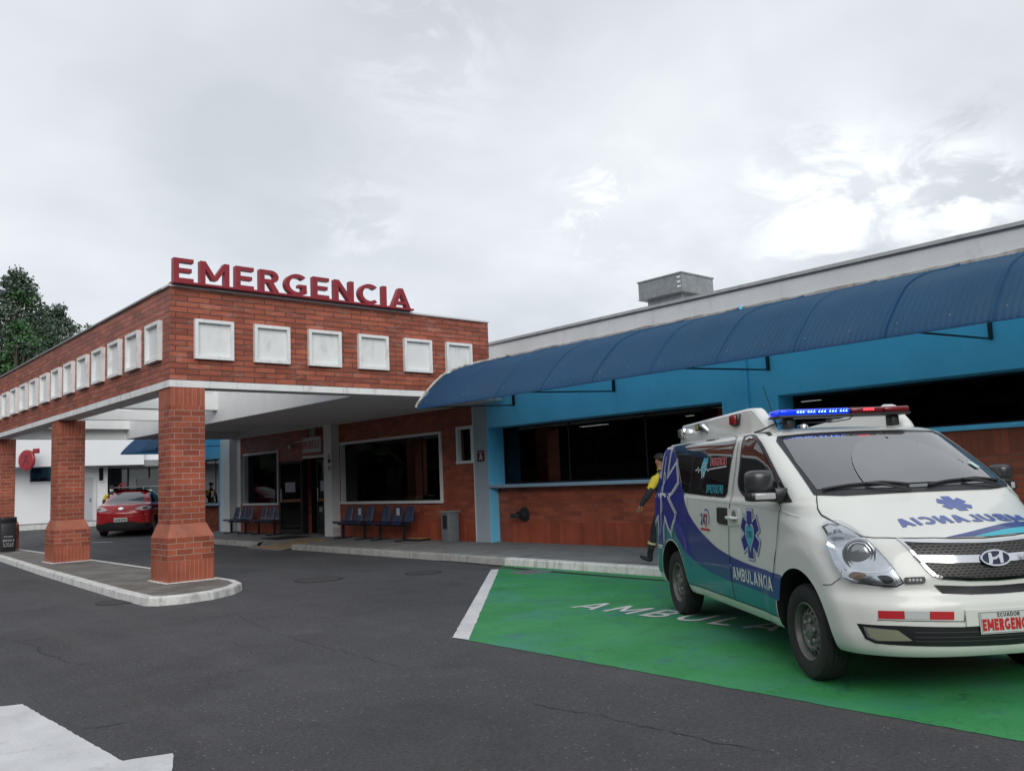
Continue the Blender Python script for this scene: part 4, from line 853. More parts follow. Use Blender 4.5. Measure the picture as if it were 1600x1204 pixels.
# rows: z, half width, front x, front corner length, front exponent, rear x, rear corner length
VAN = [(.30,.885,.90,.55,2.6,-4.08,.3),(.33,.905,.93,.55,2.6,-4.12,.3),(.45,.94,.955,.55,2.6,-4.16,.3),(.60,.955,.955,.55,2.6,-4.16,.3),
(.65,.957,.945,.56,2.6,-4.15,.3),(.71,.958,.91,.58,2.6,-4.12,.3),(.80,.96,.90,.60,2.6,-4.10,.3),(.90,.96,.875,.64,2.6,-4.09,.3),(1.0,.958,.835,.70,2.6,-4.09,.3),
(1.04,.957,.80,.74,2.6,-4.08,.3),(1.08,.956,.72,.78,2.6,-4.08,.3),(1.12,.955,.61,.82,2.6,-4.08,.3),(1.18,.952,.44,.84,2.8,-4.08,.3),(1.24,.948,.28,.74,3.3,-4.07,.3),
(1.28,.944,.19,.63,3.7,-4.07,.3),(1.31,.930,.13,.54,3.9,-4.06,.3),(1.335,.921,.105,.50,4.0,-4.06,.3),(1.45,.903,-.06,.47,4.0,-4.04,.3),(1.60,.877,-.30,.42,4.0,-4.02,.3),
(1.75,.845,-.56,.36,4.0,-3.98,.3),(1.83,.820,-.705,.33,4.0,-3.94,.3),(1.86,.797,-.775,.36,3.7,-3.90,.32),(1.885,.755,-.87,.46,3.3,-3.84,.36),(1.90,.71,-.97,.6,3.0,-3.76,.4),(1.915,.63,-1.14,.7,2.6,-3.6,.5),(1.925,.53,-1.36,.8,2.4,-3.4,.6),(1.932,.40,-1.65,.8,2.2,-3.1,.7)]
def pchip(T, z):
    if z <= T[0][0]: return T[0][1:]
    if z >= T[-1][0]: return T[-1][1:]
    for i in range(len(T) - 1):
        if z <= T[i + 1][0]: break
    h = T[i + 1][0] - T[i][0]; t = (z - T[i][0]) / h; o = []
    for c in range(1, len(T[0])):
        d = (T[i + 1][c] - T[i][c]) / h
        dm = (T[i][c] - T[i - 1][c]) / (T[i][0] - T[i - 1][0]) if i > 0 else d
        dp = (T[i + 2][c] - T[i + 1][c]) / (T[i + 2][0] - T[i + 1][0]) if i + 2 < len(T) else d
        m0 = 0 if dm * d <= 0 else 2 * dm * d / (dm + d); m1 = 0 if dp * d <= 0 else 2 * dp * d / (dp + d)
        o.append((2*t**3 - 3*t**2 + 1) * T[i][c] + (t**3 - 2*t**2 + t) * h * m0 + (-2*t**3 + 3*t**2) * T[i + 1][c] + (t**3 - t**2) * h * m1)
    return tuple(o)
class Body:
    def __init__(s, T, axles=(), fl=0.0): s.T = T; s.axles = axles; s.fl = fl
    def flare(s, x, z):
        f = 0
        for a in s.axles:
            t = (math.hypot(x - a, z - .36) - .60) / .13; t = min(1, max(0, t)); f = max(f, 1 - t * t * (3 - 2 * t))
        return f * s.fl
    def y(s, x, z):
        y0 = s.y_(x, z); return y0 + s.flare(x, z) * min(1, max(0, (y0 - .70) / .2))
    def y_(s, x, z):
        w, xf, L, p, xr, Lr = pchip(s.T, z)
        if x > xf - L: t = min(1, (x - (xf - L)) / L); return w * max(0, 1 - t ** p) ** (1 / p)
        if x < xr + Lr: t = min(1, ((xr + Lr) - x) / Lr); return w * max(0, 1 - t ** 2.8) ** (1 / 2.8)
        return w
    def xf(s, y, z):
        w, xf, L, p, xr, Lr = pchip(s.T, z); return xf - L + L * max(0, 1 - min(1, abs(y) / w) ** p) ** (1 / p)
    def xr(s, y, z):
        w, xf, L, p, xr, Lr = pchip(s.T, z); return xr + Lr - Lr * max(0, 1 - min(1, abs(y) / w) ** 2.8) ** (1 / 2.8)
    def ztop(s, x, y):
        lo, hi = s.T[0][0] + .3, s.T[-1][0]
        for _ in range(30):
            m = (lo + hi) / 2; T = pchip(s.T, m)
            if T[4] < x < T[1] and abs(y) <= s.y(x, m): lo = m
            else: hi = m
        return lo
    def frame(s, mode):
        e = .012
        def nrm(P, a, b):
            n = (Vector(a) - Vector(P)).cross(Vector(b) - Vector(P)); return n.normalized() if n.length > 1e-9 else Vector((0, 0, 1))
        def side(sg):
            f0 = lambda u, v: Vector((u, sg * s.y(u, v), v))
            def f(u, v, w):
                P = f0(u, v); n = nrm(P, f0(u + e, v), f0(u, v + e)); n = n if n.y * sg > 0 else -n; return tuple(P + n * w)
            return f
        def front(fn, sx):
            f0 = lambda u, v: Vector((fn(u, v), u, v))
            def f(u, v, w):
                P = f0(u, v); n = nrm(P, f0(u + (e if u < 0 else -e), v), f0(u, v + e)); n = n if n.x * sx > 0 else -n; return tuple(P + n * w)
            return f
        def top(u, v, w):
            f0 = lambda a, b: Vector((a, b, s.ztop(a, b)))
            P = f0(u, v); n = nrm(P, f0(u - e, v), f0(u, v + (e if v < 0 else -e))); n = n if n.z > 0 else -n; return tuple(P + n * w)
        return {'R': side(-1), 'L': side(1), 'F': front(s.xf, 1), 'B': front(s.xr, -1), 'T': top}[mode]
    def mesh(s, mb, levels, mat, under, n1=22, n2=26, n3=10):
        V = []; q = None
        for z in levels:
            w, xf, L, p, xr, Lr = pchip(s.T, z); h = []
            for i in range(n1 + 1):
                t = (i / n1) * math.pi / 2; h.append((xf - L + L * math.cos(t) ** (2 / p), w * math.sin(t) ** (2 / p)))
            for i in range(1, n2): h.append((xf - L + (xr + Lr - xf + L) * i / n2, w))
            for i in range(n3 + 1):
                t = (i / n3) * math.pi / 2; h.append((xr + Lr - Lr * math.sin(t) ** (2 / 2.8), w * math.cos(t) ** (2 / 2.8)))
            h = [(x, y + s.flare(x, z) * min(1, max(0, (y - .70) / .2))) for x, y in h]
            ring = h + [(x, -y) for x, y in reversed(h[1:-1])]; q = len(ring); V += [(x, y, z) for x, y in ring]
        F = [[k*q + i, k*q + (i+1) % q, (k+1)*q + (i+1) % q, (k+1)*q + i] for k in range(len(levels) - 1) for i in range(q)]
        o = len(V); mb.add(V, F, mat, True)
        hN = len(V) - q; half = len(h)
        # roof cap as strips across, flat floor as one face
        cap = [[hN + i, hN + i + 1, hN + (q - i - 1) % q, hN + (q - i) % q] for i in range(1, half - 2)] + [[hN, hN + 1, hN + q - 1], [hN + half - 2, hN + half - 1, hN + half]]
        base = len(mb.v) - len(V)
        mb.add([], [], mat)
        for f in cap: mb.f.append([base + k for k in f]); mb.m.append(mb.mi(mat)); mb.sm.append(True)
        mb.f.append([base + k for k in reversed(range(q))]); mb.m.append(mb.mi(under)); mb.sm.append(False)
def frange(a, b, n): return [a + (b - a) * i / n for i in range(n)]
def cut_arches(o, axles, r, zc, yin, yout, dark):
    cut = MB()
    for ax in axles:
        for sg in (-1, 1): 
            a, b = (yin, yout) if sg > 0 else (-yout, -yin)
            cut.prism(circ(ax, zc, r, 56), dark, lambda u, v, w, a=a: (u, a + w, v), b - a, True)
    c = cut.build('cutter'); c.parent = o.parent
    m = o.modifiers.new('arches', 'BOOLEAN'); m.operation = 'DIFFERENCE'; m.object = c; m.solver = 'EXACT'; m.material_mode = 'TRANSFER'
    bake(o); bpy.data.objects.remove(c)
    try: o.data.set_sharp_from_angle(angle=R(32))
    except Exception: pass
m_tyre = M('tyre_rubber', (0.016, 0.016, 0.017), 0.75, var=0.2, vscale=6, bump=0.2)
m_rim = M('steel_rim', (0.15, 0.145, 0.14), 0.45, metal=0.3, var=0.2, vscale=9, stain=(14, 0.5, 0.52, (0.07, 0.06, 0.05)))
m_well = M('wheel_well', (0.008, 0.008, 0.009), 0.9)
def wheel(par, x, y, r, w, sg, steel=True):
    """wheel > tyre, rim; sg is the side its outer face looks to"""
    o = thing('wheel', None, None, (x, y, r)); o.parent = par
    del_ = w / 2; f = lambda a: a * sg
    k = r * .60
    mb = MB(); mb.lathe([(k, f(-del_ + .02)), (k + .02, f(-del_ + .005)), (r * .85, f(-del_)), (r * .96, f(-del_ + .02)), (r * .995, f(-del_ + .045)), (r, f(0)), (r * .995, f(del_ - .045)), (r * .96, f(del_ - .02)), (r * .93, f(del_ - .006)), (r * .85, f(del_)), (r * .72, f(del_ - .004)), (k + .02, f(del_ - .012)), (k, f(del_ - .022)), (k * .98, f(del_ - .05))], m_tyre, n=56)
    for c in (-.055, -.018, .018, .055): mb.lathe([(r * 1.0005, f(c - .003)), (r * 1.0006, f(c + .003))], m_well, n=56)
    mb.build('tyre', o)
    mb = MB(); rm = m_rim if steel else m_metal
    mb.lathe([(k * .99, f(del_ - .03)), (k * 1.02, f(del_ - .018)), (k * .98, f(del_ - .014)), (k * .93, f(del_ - .03)), (k * .90, f(del_ - .075)), (k * .87, f(del_ - .085)), (k * .80, f(del_ - .055)), (k * .66, f(del_ - .04)), (k * .58, f(del_ - .04)), (k * .52, f(del_ - .052)), (k * .30, f(del_ - .052)), (k * .27, f(del_ - .03)), (k * .16, f(del_ - .022)), (.0005, f(del_ - .02))], rm, n=48)
    if steel:
        for i in range(16):
            a = 2 * math.pi * i / 16; cx, cz = k * .735 * math.cos(a), k * .735 * math.sin(a); V = []
            for j in range(12):
                b = 2 * math.pi * j / 12; rr_, tt = .0155 * math.cos(b), .0135 * math.sin(b)
                qx, qz = cx + math.cos(a) * rr_ - math.sin(a) * tt, cz + math.sin(a) * rr_ + math.cos(a) * tt
                dd = math.hypot(qx, qz) / k; yy = del_ - .04 - (max(0, dd - .66) / .14) * .015 + .004
                V.append((qx, f(yy), qz))
            mb.add(V, [list(range(12))], m_well)
        for i in range(6):
            a = 2 * math.pi * i / 6 + .3; mb.lathe([(.017, f(del_ - .055)), (.016, f(del_ - .03)), (.008, f(del_ - .026)), (.0005, f(del_ - .026))], m_metal, origin=(k * .40 * math.cos(a), 0, k * .40 * math.sin(a)), n=8, smooth=False)
    else:
        for i in range(10):
            a = 2 * math.pi * i / 10; c_, s_ = math.cos(a), math.sin(a); t = .022
            V = [(k*.25*c_ - t*s_, f(del_-.012), k*.25*s_ + t*c_), (k*.25*c_ + t*s_, f(del_-.012), k*.25*s_ - t*c_), (k*.95*c_ + t*s_, f(del_-.016), k*.95*s_ - t*c_), (k*.95*c_ - t*s_, f(del_-.016), k*.95*s_ + t*c_)]
            mb.add(V, [[0, 1, 2, 3]], rm)
        mb.lathe([(k*.28, f(del_-.01)), (.0005, f(del_-.006))], rm, n=16)
    mb.build('rim', o)
    return o

# ------------------------------------------------------------------ ambulance
m_van = M('van_white', (0.70, 0.715, 0.675), 0.32, coat=0.5, var=0.03, vscale=1.2, stain=(3, 0.10, 0.6, (0.40, 0.40, 0.36)))
m_vwin = M('van_dark_glass', (0.010, 0.011, 0.013), 0.03, spec=0.9, coat=0.3)
m_ws = M('windscreen_glass', (0.045, 0.05, 0.055), 0.05, spec=1.0, coat=1.0, var=0.35, vscale=1.1, ior=1.7)
m_fblue = M('livery_blue', (0.012, 0.022, 0.225), 0.32, coat=0.35, var=0.08)
m_fblue2 = M('livery_mid_blue', (0.016, 0.040, 0.20), 0.32, coat=0.35, var=0.08)
m_fteal = M('livery_teal', (0.010, 0.19, 0.225), 0.34, coat=0.3, var=0.08, stain=(3.5, 0.25, 0.56, (0.05, 0.25, 0.28)))
m_fcyan = M('livery_cyan', (0.05, 0.42, 0.52), 0.4)
m_fwhite = M('livery_white', (0.62, 0.64, 0.66), 0.4)
m_fred = M('livery_red', (0.48, 0.015, 0.025), 0.45)
m_gap = M('panel_gap', (0.02, 0.02, 0.02), 0.8)
m_vplast = M('van_black_plastic', (0.014, 0.014, 0.017), 0.38, coat=0.1)
m_lens = glass_mat('clear_lens', (0.92, 0.94, 0.95), 0.02, 1.45, 0.02)
m_refl = M('reflector_silver', (0.66, 0.67, 0.69), 0.16, metal=0.9, var=0.12, vscale=9)
m_smoke = M('lamp_dark', (0.05, 0.05, 0.055), 0.25, coat=0.5)
VX, VY, VA = 6.693, 2.975, 235.032
amb = thing('ambulance', 'white ambulance van with blue and teal livery, lit light bar on its roof', 'ambulance', (VX, VY, .004), R(VA))
B = Body(VAN, (0, -3.2), .020); FR, FL, FF_, FT, FBk = (B.frame(k) for k in 'RLFTB')
lv = frange(.30, .45, 5) + frange(.45, .75, 10) + frange(.75, 1.02, 12) + frange(1.02, 1.36, 22) + frange(1.36, 1.80, 14) + frange(1.80, 1.932, 14) + [1.932]
mb = MB(); B.mesh(mb, lv, m_van, m_well, 26, 64, 12); vb = mb.build('body', amb)
cut_arches(vb, (0, -3.2), .452, .36, .62, 1.1, m_well)
def decal(name, polys, mat, fr, off=.0035, subs=(), step=.06, par=None, thick=None, smooth=True):
    V2, F2 = region(polys, subs, step); mb = MB()
    if thick: slab(mb, V2, F2, mat, fr, off - thick, off, smooth)
    else: sheet(mb, V2, F2, mat, fr, off, smooth)
    return mb.build(name, par or amb, auto=40)
def circ(cx, cy, r, n=32, ry=None): return [(cx + r * math.cos(2 * math.pi * i / n), cy + (ry or r) * math.sin(2 * math.pi * i / n)) for i in range(n)]
def line(pts, w):
    """thin strip polygons along a polyline"""
    return [_stroke(pts[i], pts[i + 1], w) for i in range(len(pts) - 1)]
def star(cx, cy, r, aw, extra=0.0):
    o = []
    for k in range(3):
        a = R(60 * k); d = (math.sin(a), math.cos(a)); n = (d[1], -d[0]); q = r + extra; h = aw + extra
        o.append([(cx + d[0]*q + n[0]*h, cy + d[1]*q + n[1]*h), (cx - d[0]*q + n[0]*h, cy - d[1]*q + n[1]*h), (cx - d[0]*q - n[0]*h, cy - d[1]*q - n[1]*h), (cx + d[0]*q - n[0]*h, cy + d[1]*q - n[1]*h)])
    return o
def smoothc(P, k=4): return dens(P, k)
arcR, arcF = circ(-3.2, .36, .470, 48), circ(0, .36, .470, 48)
ub = smoothc([(-2.79, 1.335), (-2.61, 1.15), (-2.31, 1.00), (-2.03, .91), (-1.77, .84), (-1.47, .795), (-1.16, .765), (-.80, .745), (-.27, .735)])
lb = smoothc([(-.36, .525), (-1.0, .55), (-1.5, .555), (-2.03, .585), (-2.34, .63), (-2.64, .70), (-2.9, .83), (-3.06, .97), (-3.17, 1.10)])
XR = -4.145
for FS, nm in ((FR, 'R'), (FL, 'L')):
    sd = 'nearside' if nm == 'R' else 'far side'
    decal('teal_livery', [[(XR, .98), (-3.15, .98), (-3.1, 1.02)] + lb[::-1][2:] + [(-.36, .525), (-.36, .385), (-2.75, .385), (XR, .42)]], m_fteal, FS, .003, [arcR, arcF])
    decal('blue_livery', [ub + lb + [(-3.22, 1.12), (-3.3, .96), (XR + .03, .96), (XR + .05, 1.35), (-3.98, 1.80), (-3.55, 1.865), (-3.38, 1.86), (-3.1, 1.62), (-2.92, 1.42)]], m_fblue, FS, .0045, [arcR])
    mid = smoothc([(-2.62, 1.0), (-2.60, .86), (-2.5, .73), (-2.3, .655), (-1.9, .62), (-1.63, .605), (-1.42, .60)])
    decal('mid_blue_livery', [ub[8:22] + [(-1.42, .785)] + mid[::-1]], m_fblue2, FS, .006)
    # windows
    gl = [(-3.44, 1.862), (-2.4, 1.882), (-1.62, 1.888), (-1.47, 1.87), (-1.435, 1.82), (-1.47, 1.6), (-1.49, 1.36), (-1.53, 1.315), (-1.62, 1.312), (-2.0, 1.318), (-2.78, 1.342), (-2.88, 1.40), (-2.98, 1.52), (-3.1, 1.66), (-3.3, 1.80)]
    w = decal('window', [gl], m_vwin, FS, .006)
    decal('glass_seam', line([(-2.56, 1.87), (-2.60, 1.36)], .008), M('seam_grey', (0.10, 0.11, 0.13), 0.4), FS, .008, par=w)
    fw_ = smoothc([(-1.30, 1.865), (-1.27, 1.82), (-1.245, 1.60), (-1.25, 1.46), (-1.19, 1.38), (-1.05, 1.325), (-.80, 1.305), (-.42, 1.30), (-.14, 1.297), (-.15, 1.33), (-.33, 1.46), (-.56, 1.62), (-.80, 1.775), (-.98, 1.85), (-1.15, 1.872)], 3)
    d = decal('window', [fw_], m_vplast, FS, .006)
    decal('pane', [smoothc([(-1.215, 1.81), (-1.20, 1.60), (-1.19, 1.42), (-1.0, 1.355), (-.42, 1.335), (-.42, 1.47), (-.60, 1.61), (-.82, 1.755), (-.98, 1.82), (-1.12, 1.838)], 3)], m_vwin, FS, .009, par=d)
    decal('quarter_glass', [[(-.36, 1.335), (-.19, 1.33), (-.36, 1.46)]], m_vwin, FS, .009, par=d)
    # seams
    g_ = line([(-1.355, 1.90), (-1.33, 1.6), (-1.36, 1.31), (-1.40, 1.1), (-1.43, .84), (-1.43, .40)], .010) + line([(-.285, 1.29), (-.26, 1.255), (-.29, 1.20), (-.32, 1.08), (-.345, .95), (-.38, .80), (-.44, .68)], .010)
    g_ += line([(-3.52, 1.352), (-2.80, 1.355)], .007) + line([(-2.62, 1.30), (-2.60, .9), (-2.66, .75)], .005) + line([(-2.74, .392), (-.37, .392)], .006)
    decal('door_gap', g_, m_gap, FS, .0075, step=.1)
    decal('gutter', line([(-3.6, 1.893), (-2.4, 1.906), (-1.35, 1.904), (-1.0, 1.88), (-.83, 1.845)], .008), m_gap, FS, .004, step=.1)
    decal('body_crease', line([(-2.75, 1.298), (-1.45, 1.272), (-.78, 1.258), (-.29, 1.235), (-.02, 1.19)], .012), m_van, FS, .005, step=.1)
    # door furniture
    decal('slide_door_handle', [[(-1.70, 1.21), (-1.66, 1.22), (-1.445, 1.22), (-1.445, 1.065), (-1.66, 1.07), (-1.70, 1.09)]], m_vplast, FS, .012, thick=.012)
    h = decal('door_handle', [smoothc([(-1.41, 1.215), (-1.18, 1.22), (-1.14, 1.19), (-1.15, 1.10), (-1.18, 1.07), (-1.40, 1.06)], 2)], m_van, FS, .008, thick=.01)
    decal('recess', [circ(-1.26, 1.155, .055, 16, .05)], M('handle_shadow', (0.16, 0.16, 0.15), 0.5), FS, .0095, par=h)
    V_ = [FS(x, 1.135, o_) for x, o_ in ((-1.39, .012), (-1.36, .038), (-1.20, .038), (-1.16, .012))]; MB().tube(V_, [.014, .017, .016, .010], m_van, 8).build('grip', h)
    # side lettering and badges (read from front to rear on the far side)
    mir = nm == 'L'
    L_ = decal('ambulance_lettering', [_rect(-1.425, .70, -1.405, .712)], m_fwhite, FS, .009)
    mb = MB(); lettering(mb, 'AMBULANCIA', m_fwhite, FS, .92, .112, .0085, t=.2, gap=.17, step=.09, x0=-1.37, y0=.588, mirror=mir); mb.build('lettering', L_)
    s0 = decal('star_of_life', star(-.90, 1.01, .20, .058, .022), M('star_outline', (0.20, 0.25, 0.42), 0.4), FS, .0045); decal('star_border', star(-.90, 1.01, .20, .058, .014), m_fwhite, FS, .006, par=s0)
    decal('star_arms', star(-.90, 1.01, .20, .058), m_fblue, FS, .0075, par=s0)
    def heart(cx, cy, r):
        o = []
        for i in range(28):
            t = 2 * math.pi * i / 28; o.append((cx + r * 16 * math.sin(t) ** 3 / 17, cy + r * 1.25 * (13 * math.cos(t) - 5 * math.cos(2*t) - 2 * math.cos(3*t) - math.cos(4*t)) / 15))
        return o
    decal('heart_border', [heart(-.90, 1.0, .105)], m_fwhite, FS, .009, par=s0, step=.05); hh_ = decal('heart', [heart(-.90, 1.0, .094)], m_fcyan, FS, .0105, par=s0, step=.05)
    mb = MB(); lettering(mb, 'CVD', M('heart_ink', (0.01, 0.08, 0.14), 0.5), FS, .105, .055, .012, t=.2, gap=.12, x0=-.952, y0=.985, mirror=mir); mb.build('heart_lettering', s0)
    # 24/7 badge
    b0 = decal('badge', [_rect(-2.20, .983, -1.93, 1.003)], m_fred, FS, .005)
    mb = MB(); lettering(mb, '24', m_fblue, FS, .125, .115, .0055, t=.17, gap=.16, x0=-2.19, y0=1.035, mirror=mir); lettering(mb, '7', m_fred, FS, .068, .13, .006, t=.2, x0=-2.06, y0=1.015, mirror=mir)
    V2, F2 = region([_arc(-2.02, 1.11, .095, .085, .012, -50, 120, 16)]); sheet(mb, V2, F2, m_fblue, FS, .0055); mb.build('badge_lettering', b0)
    # window stickers
    w0 = decal('window_sticker', [[(-2.30, 1.60), (-2.26, 1.66), (-2.235, 1.70), (-2.20, 1.70), (-2.18, 1.675), (-2.15, 1.70), (-2.11, 1.70), (-2.10, 1.66), (-2.13, 1.58), (-2.16, 1.53), (-2.20, 1.50), (-2.25, 1.54)]], m_fcyan, FS, .0085, step=.05)
    mb = MB(); lettering(mb, 'CVD', m_fwhite, FS, .12, .06, .0105, t=.18, gap=.12, x0=-2.265, y0=1.59, mirror=mir)
    for pl in line([(-2.46, 1.575), (-2.40, 1.58), (-2.38, 1.61), (-2.36, 1.55), (-2.33, 1.58), (-2.27, 1.575), (-2.24, 1.49), (-2.20, 1.56), (-2.18, 1.50), (-2.15, 1.575), (-2.09, 1.585), (-2.07, 1.56), (-2.04, 1.58), (-1.56, 1.60)], .012): V2, F2 = region([pl], step=.1); sheet(mb, V2, F2, m_fwhite, FS, .010)
    mb.build('lettering', w0)
    mb = MB(); lettering(mb, 'EMERGENCIAS', M('sticker_pink', (0.62, 0.16, 0.19), 0.5), FS, .46, .078, .009, t=.19, gap=.15, x0=-2.03, y0=1.612, mirror=mir); mb.build('red_sticker_lettering', w0)
    mb = MB(); lettering(mb, '0993700360', m_fcyan, FS, .47, .085, .009, t=.17, gap=.16, x0=-2.07, y0=1.345, mirror=mir); mb.build('number_lettering', w0)
    # arch lips
    ar = [_arc(ax, .36, .492, .492, .044, 2 if ax == 0 else 4, 178, 30) for ax in (0, -3.2)]
# big star over the rear quarter, both sides
for FS in (FR, FL):
    b_ = decal('quarter_star', [[(min(max(x, -4.13), 9), z) for x, z in p] for p in star(-3.57, 1.285, .555, .125, .035)], m_fwhite, FS, .0095, [arcR], step=.05)
    decal('star_line', [p for p in star(-3.57, 1.285, .555, .125, .020)], m_fblue, FS, .011, [arcR], step=.05, par=b_)
    decal('star_border', [p for p in star(-3.57, 1.285, .555, .125, .012)], m_fwhite, FS, .0125, [arcR], step=.05, par=b_)
    decal('star_arms', [p for p in star(-3.57, 1.285, .555, .125, -.012)], m_fblue, FS, .014, [arcR], step=.05, par=b_)
    decal('staff', line([(-3.58, 1.75), (-3.58, .85)], .022) + [_arc(-3.58, 1.50, .07, .08, .02, -90, 90), _arc(-3.58, 1.34, .07, .08, .02, 90, 270), _arc(-3.58, 1.18, .06, .08, .02, -90, 90)], m_fwhite, FS, .0155, step=.05, par=b_)
# windscreen
wsF = [(-.79, 1.348), (-.60, 1.335), (-.3, 1.338), (0, 1.34), (.3, 1.338), (.60, 1.335), (.80, 1.348)]
wst = [(.815, 1.37), (.785, 1.60), (.75, 1.79), (.71, 1.832), (.4, 1.848), (0, 1.853), (-.4, 1.848), (-.71, 1.832), (-.75, 1.79), (-.77, 1.60), (-.79, 1.37)]
ws = decal('windscreen', [wsF + wst], m_vplast, FF_, .006, step=.02)
decal('pane', [[(-.75, 1.385), (0, 1.372), (.775, 1.385), (.745, 1.60), (.705, 1.785), (.66, 1.81), (0, 1.828), (-.66, 1.81), (-.705, 1.785), (-.745, 1.60)]], m_ws, FF_, .010, step=.02, par=ws)
m_ws_sheen = M('windscreen_painted_sheen', (0.085, 0.093, 0.10), 0.05, spec=1.0, coat=1.0, var=0.2, vscale=1.5, ior=1.7)  # paler glass in a wiper arc, with the reflected sheen painted in
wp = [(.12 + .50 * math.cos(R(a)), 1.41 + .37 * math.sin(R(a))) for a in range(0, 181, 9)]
decal('wiper_arc_sheen', [wp + [(-.38, 1.40), (.62, 1.40)]], m_ws_sheen, FF_, .017, step=.02, par=ws)
decal('registration_sticker', [[(.645, 1.49), (.69, 1.49), (.67, 1.535), (.625, 1.535)]], M('pale_sticker', (0.45, 0.62, 0.6), 0.5), FF_, .021, par=ws)
for y0, y1 in ((-.72, -.04), (.10, .72)):
    mb = MB(); mb.tube([FF_(y0 + (y1 - y0) * t, 1.375 + .03 * math.sin(t * math.pi) + (.012 if t > .5 else 0), .022) for t in (0, .15, .3, .5, .7, .85, 1)], .011, m_bplast, 6)
    mb.tube([FF_(y1 - .02, 1.345, .02), FF_((y0 + y1) / 2 + .1, 1.385, .04), FF_((y0 + y1) / 2, 1.40, .03)], .010, m_bplast, 6); mb.build('wiper', amb)
# bonnet seams and graphics
HT = FT
for sg in (-1, 1):
    hs = [(.055, 1.245, .794), (.136, 1.202, .808)]
    decal('bonnet_gap', line([(-.02, sg * .755), (.03, sg * .785), (.09, sg * .812), (.14, sg * .812), (.28, sg * .778), (.42, sg * .752), (.56, sg * .735), (.62, sg * .68), (.69, sg * .56), (.735, sg * .44), (.785, sg * .22), (.80, 0)], .008), m_gap, HT, .004, step=.08)
bs = [p for p in star(.262, .165, .105, .031)]
# star drawn on the bonnet (x forward), heart-free
decal('bonnet_star', [[(.262 + (b - .165), .165 + (a - .262)) for a, b in p] for p in star(.262, .165, .115, .034)], m := M('bonnet_blue', (0.05, 0.09, 0.32), 0.35, coat=0.4), HT, .004, step=.05)
mb = MB(); lettering(mb, 'AMBULANCIA', m, lambda u, v, w: HT(.572 - v, -.435 + u, w), 1.09, .125, .0045, t=.24, gap=.14, step=.03, mirror=True); mb.build('bonnet_lettering', amb)
decal('bonnet_blue_swoosh', [smoothc([(.772, -.26), (.735, -.08), (.68, .10), (.60, .33), (.57, .46), (.55, .60), (.60, .68), (.64, .60), (.665, .42), (.70, .25), (.75, .08), (.782, -.05)], 3)], m_fblue2, HT, .004)
decal('bonnet_teal_swoosh', [smoothc([(.780, -.04), (.745, .10), (.70, .26), (.667, .43), (.648, .60), (.70, .55), (.735, .42), (.765, .28), (.79, .05)], 3)], m_fcyan, HT, .0055)
# grille
gout = [(-.565, 1.052), (-.48, 1.044), (-.32, 1.035), (-.105, 1.026), (0, 1.024), (.105, 1.026), (.32, 1.035), (.48, 1.044), (.565, 1.052), (.512, .945), (.465, .857), (.43, .815), (.38, .797), (.19, .779), (0, .773), (-.19, .779), (-.38, .797), (-.43, .815), (-.465, .857), (-.512, .945)]
gin = inset(gout, -.018) if False else [(y * .955, .91 + (z - .91) * (.86)) for y, z in gout]
gr = decal('grille', [gout], m_chrome, FF_, .012, [gin], step=.03, thick=.02)
decal('grille_mesh_back', [gin], M('grille_black', (0.008, 0.008, 0.014), 0.5), FF_, .0035, step=.05, par=gr)
mb = MB()                                    # honeycomb mesh: interlocked thin hexagon edges
for row in range(14):
    z = .79 + row * .0175
    for c in range(-14, 15):
        y = c * .038 + (.019 if row % 2 else 0); hx = [(y - .0190, z), (y - .010, z + .0085), (y + .010, z + .0085), (y + .0190, z)]
        for a, b in zip(hx, hx[1:]):
            if inpoly(a, gin) and inpoly(b, gin):
                pl = _stroke(a, b, .0032); mb.add([FF_(p[0], p[1], .008) for p in pl], [[0, 1, 2, 3]], M('mesh_grey', (0.16, 0.15, 0.13), 0.4, metal=.5))
mb.build('honeycomb_mesh', gr)
decal('chrome_bar', [[(-.515, .948), (-.3, .940), (-.1, .935), (0, .934), (.1, .935), (.3, .940), (.515, .948), (.485, .903), (.3, .892), (.1, .887), (0, .886), (-.1, .887), (-.3, .892), (-.485, .903)]], m_chrome, FF_, .022, step=.04, thick=.02, par=gr)
em = decal('emblem', [circ(0, .908, .105, 36, .050)], M('emblem_back', (0.01, 0.012, 0.05), 0.3), FF_, .030, step=.05, thick=.012)
decal('ring', [circ(0, .908, .105, 36, .050)], m_chrome, FF_, .036, [circ(0, .908, .095, 36, .041)], step=.05, thick=.008, par=em)
hl = [[(-.058, .875), (-.036, .872), (-.022, .9), (-.024, .942), (-.045, .94), (-.05, .91)], [(.058, .941), (.036, .944), (.022, .916), (.024, .874), (.045, .876), (.05, .906)], [(-.032, .898), (.0, .90), (.032, .918), (.034, .932), (.0, .915), (-.03, .912)]]
decal('letter_mark', hl, m_chrome, FF_, .036, step=.05, thick=.006, par=em)
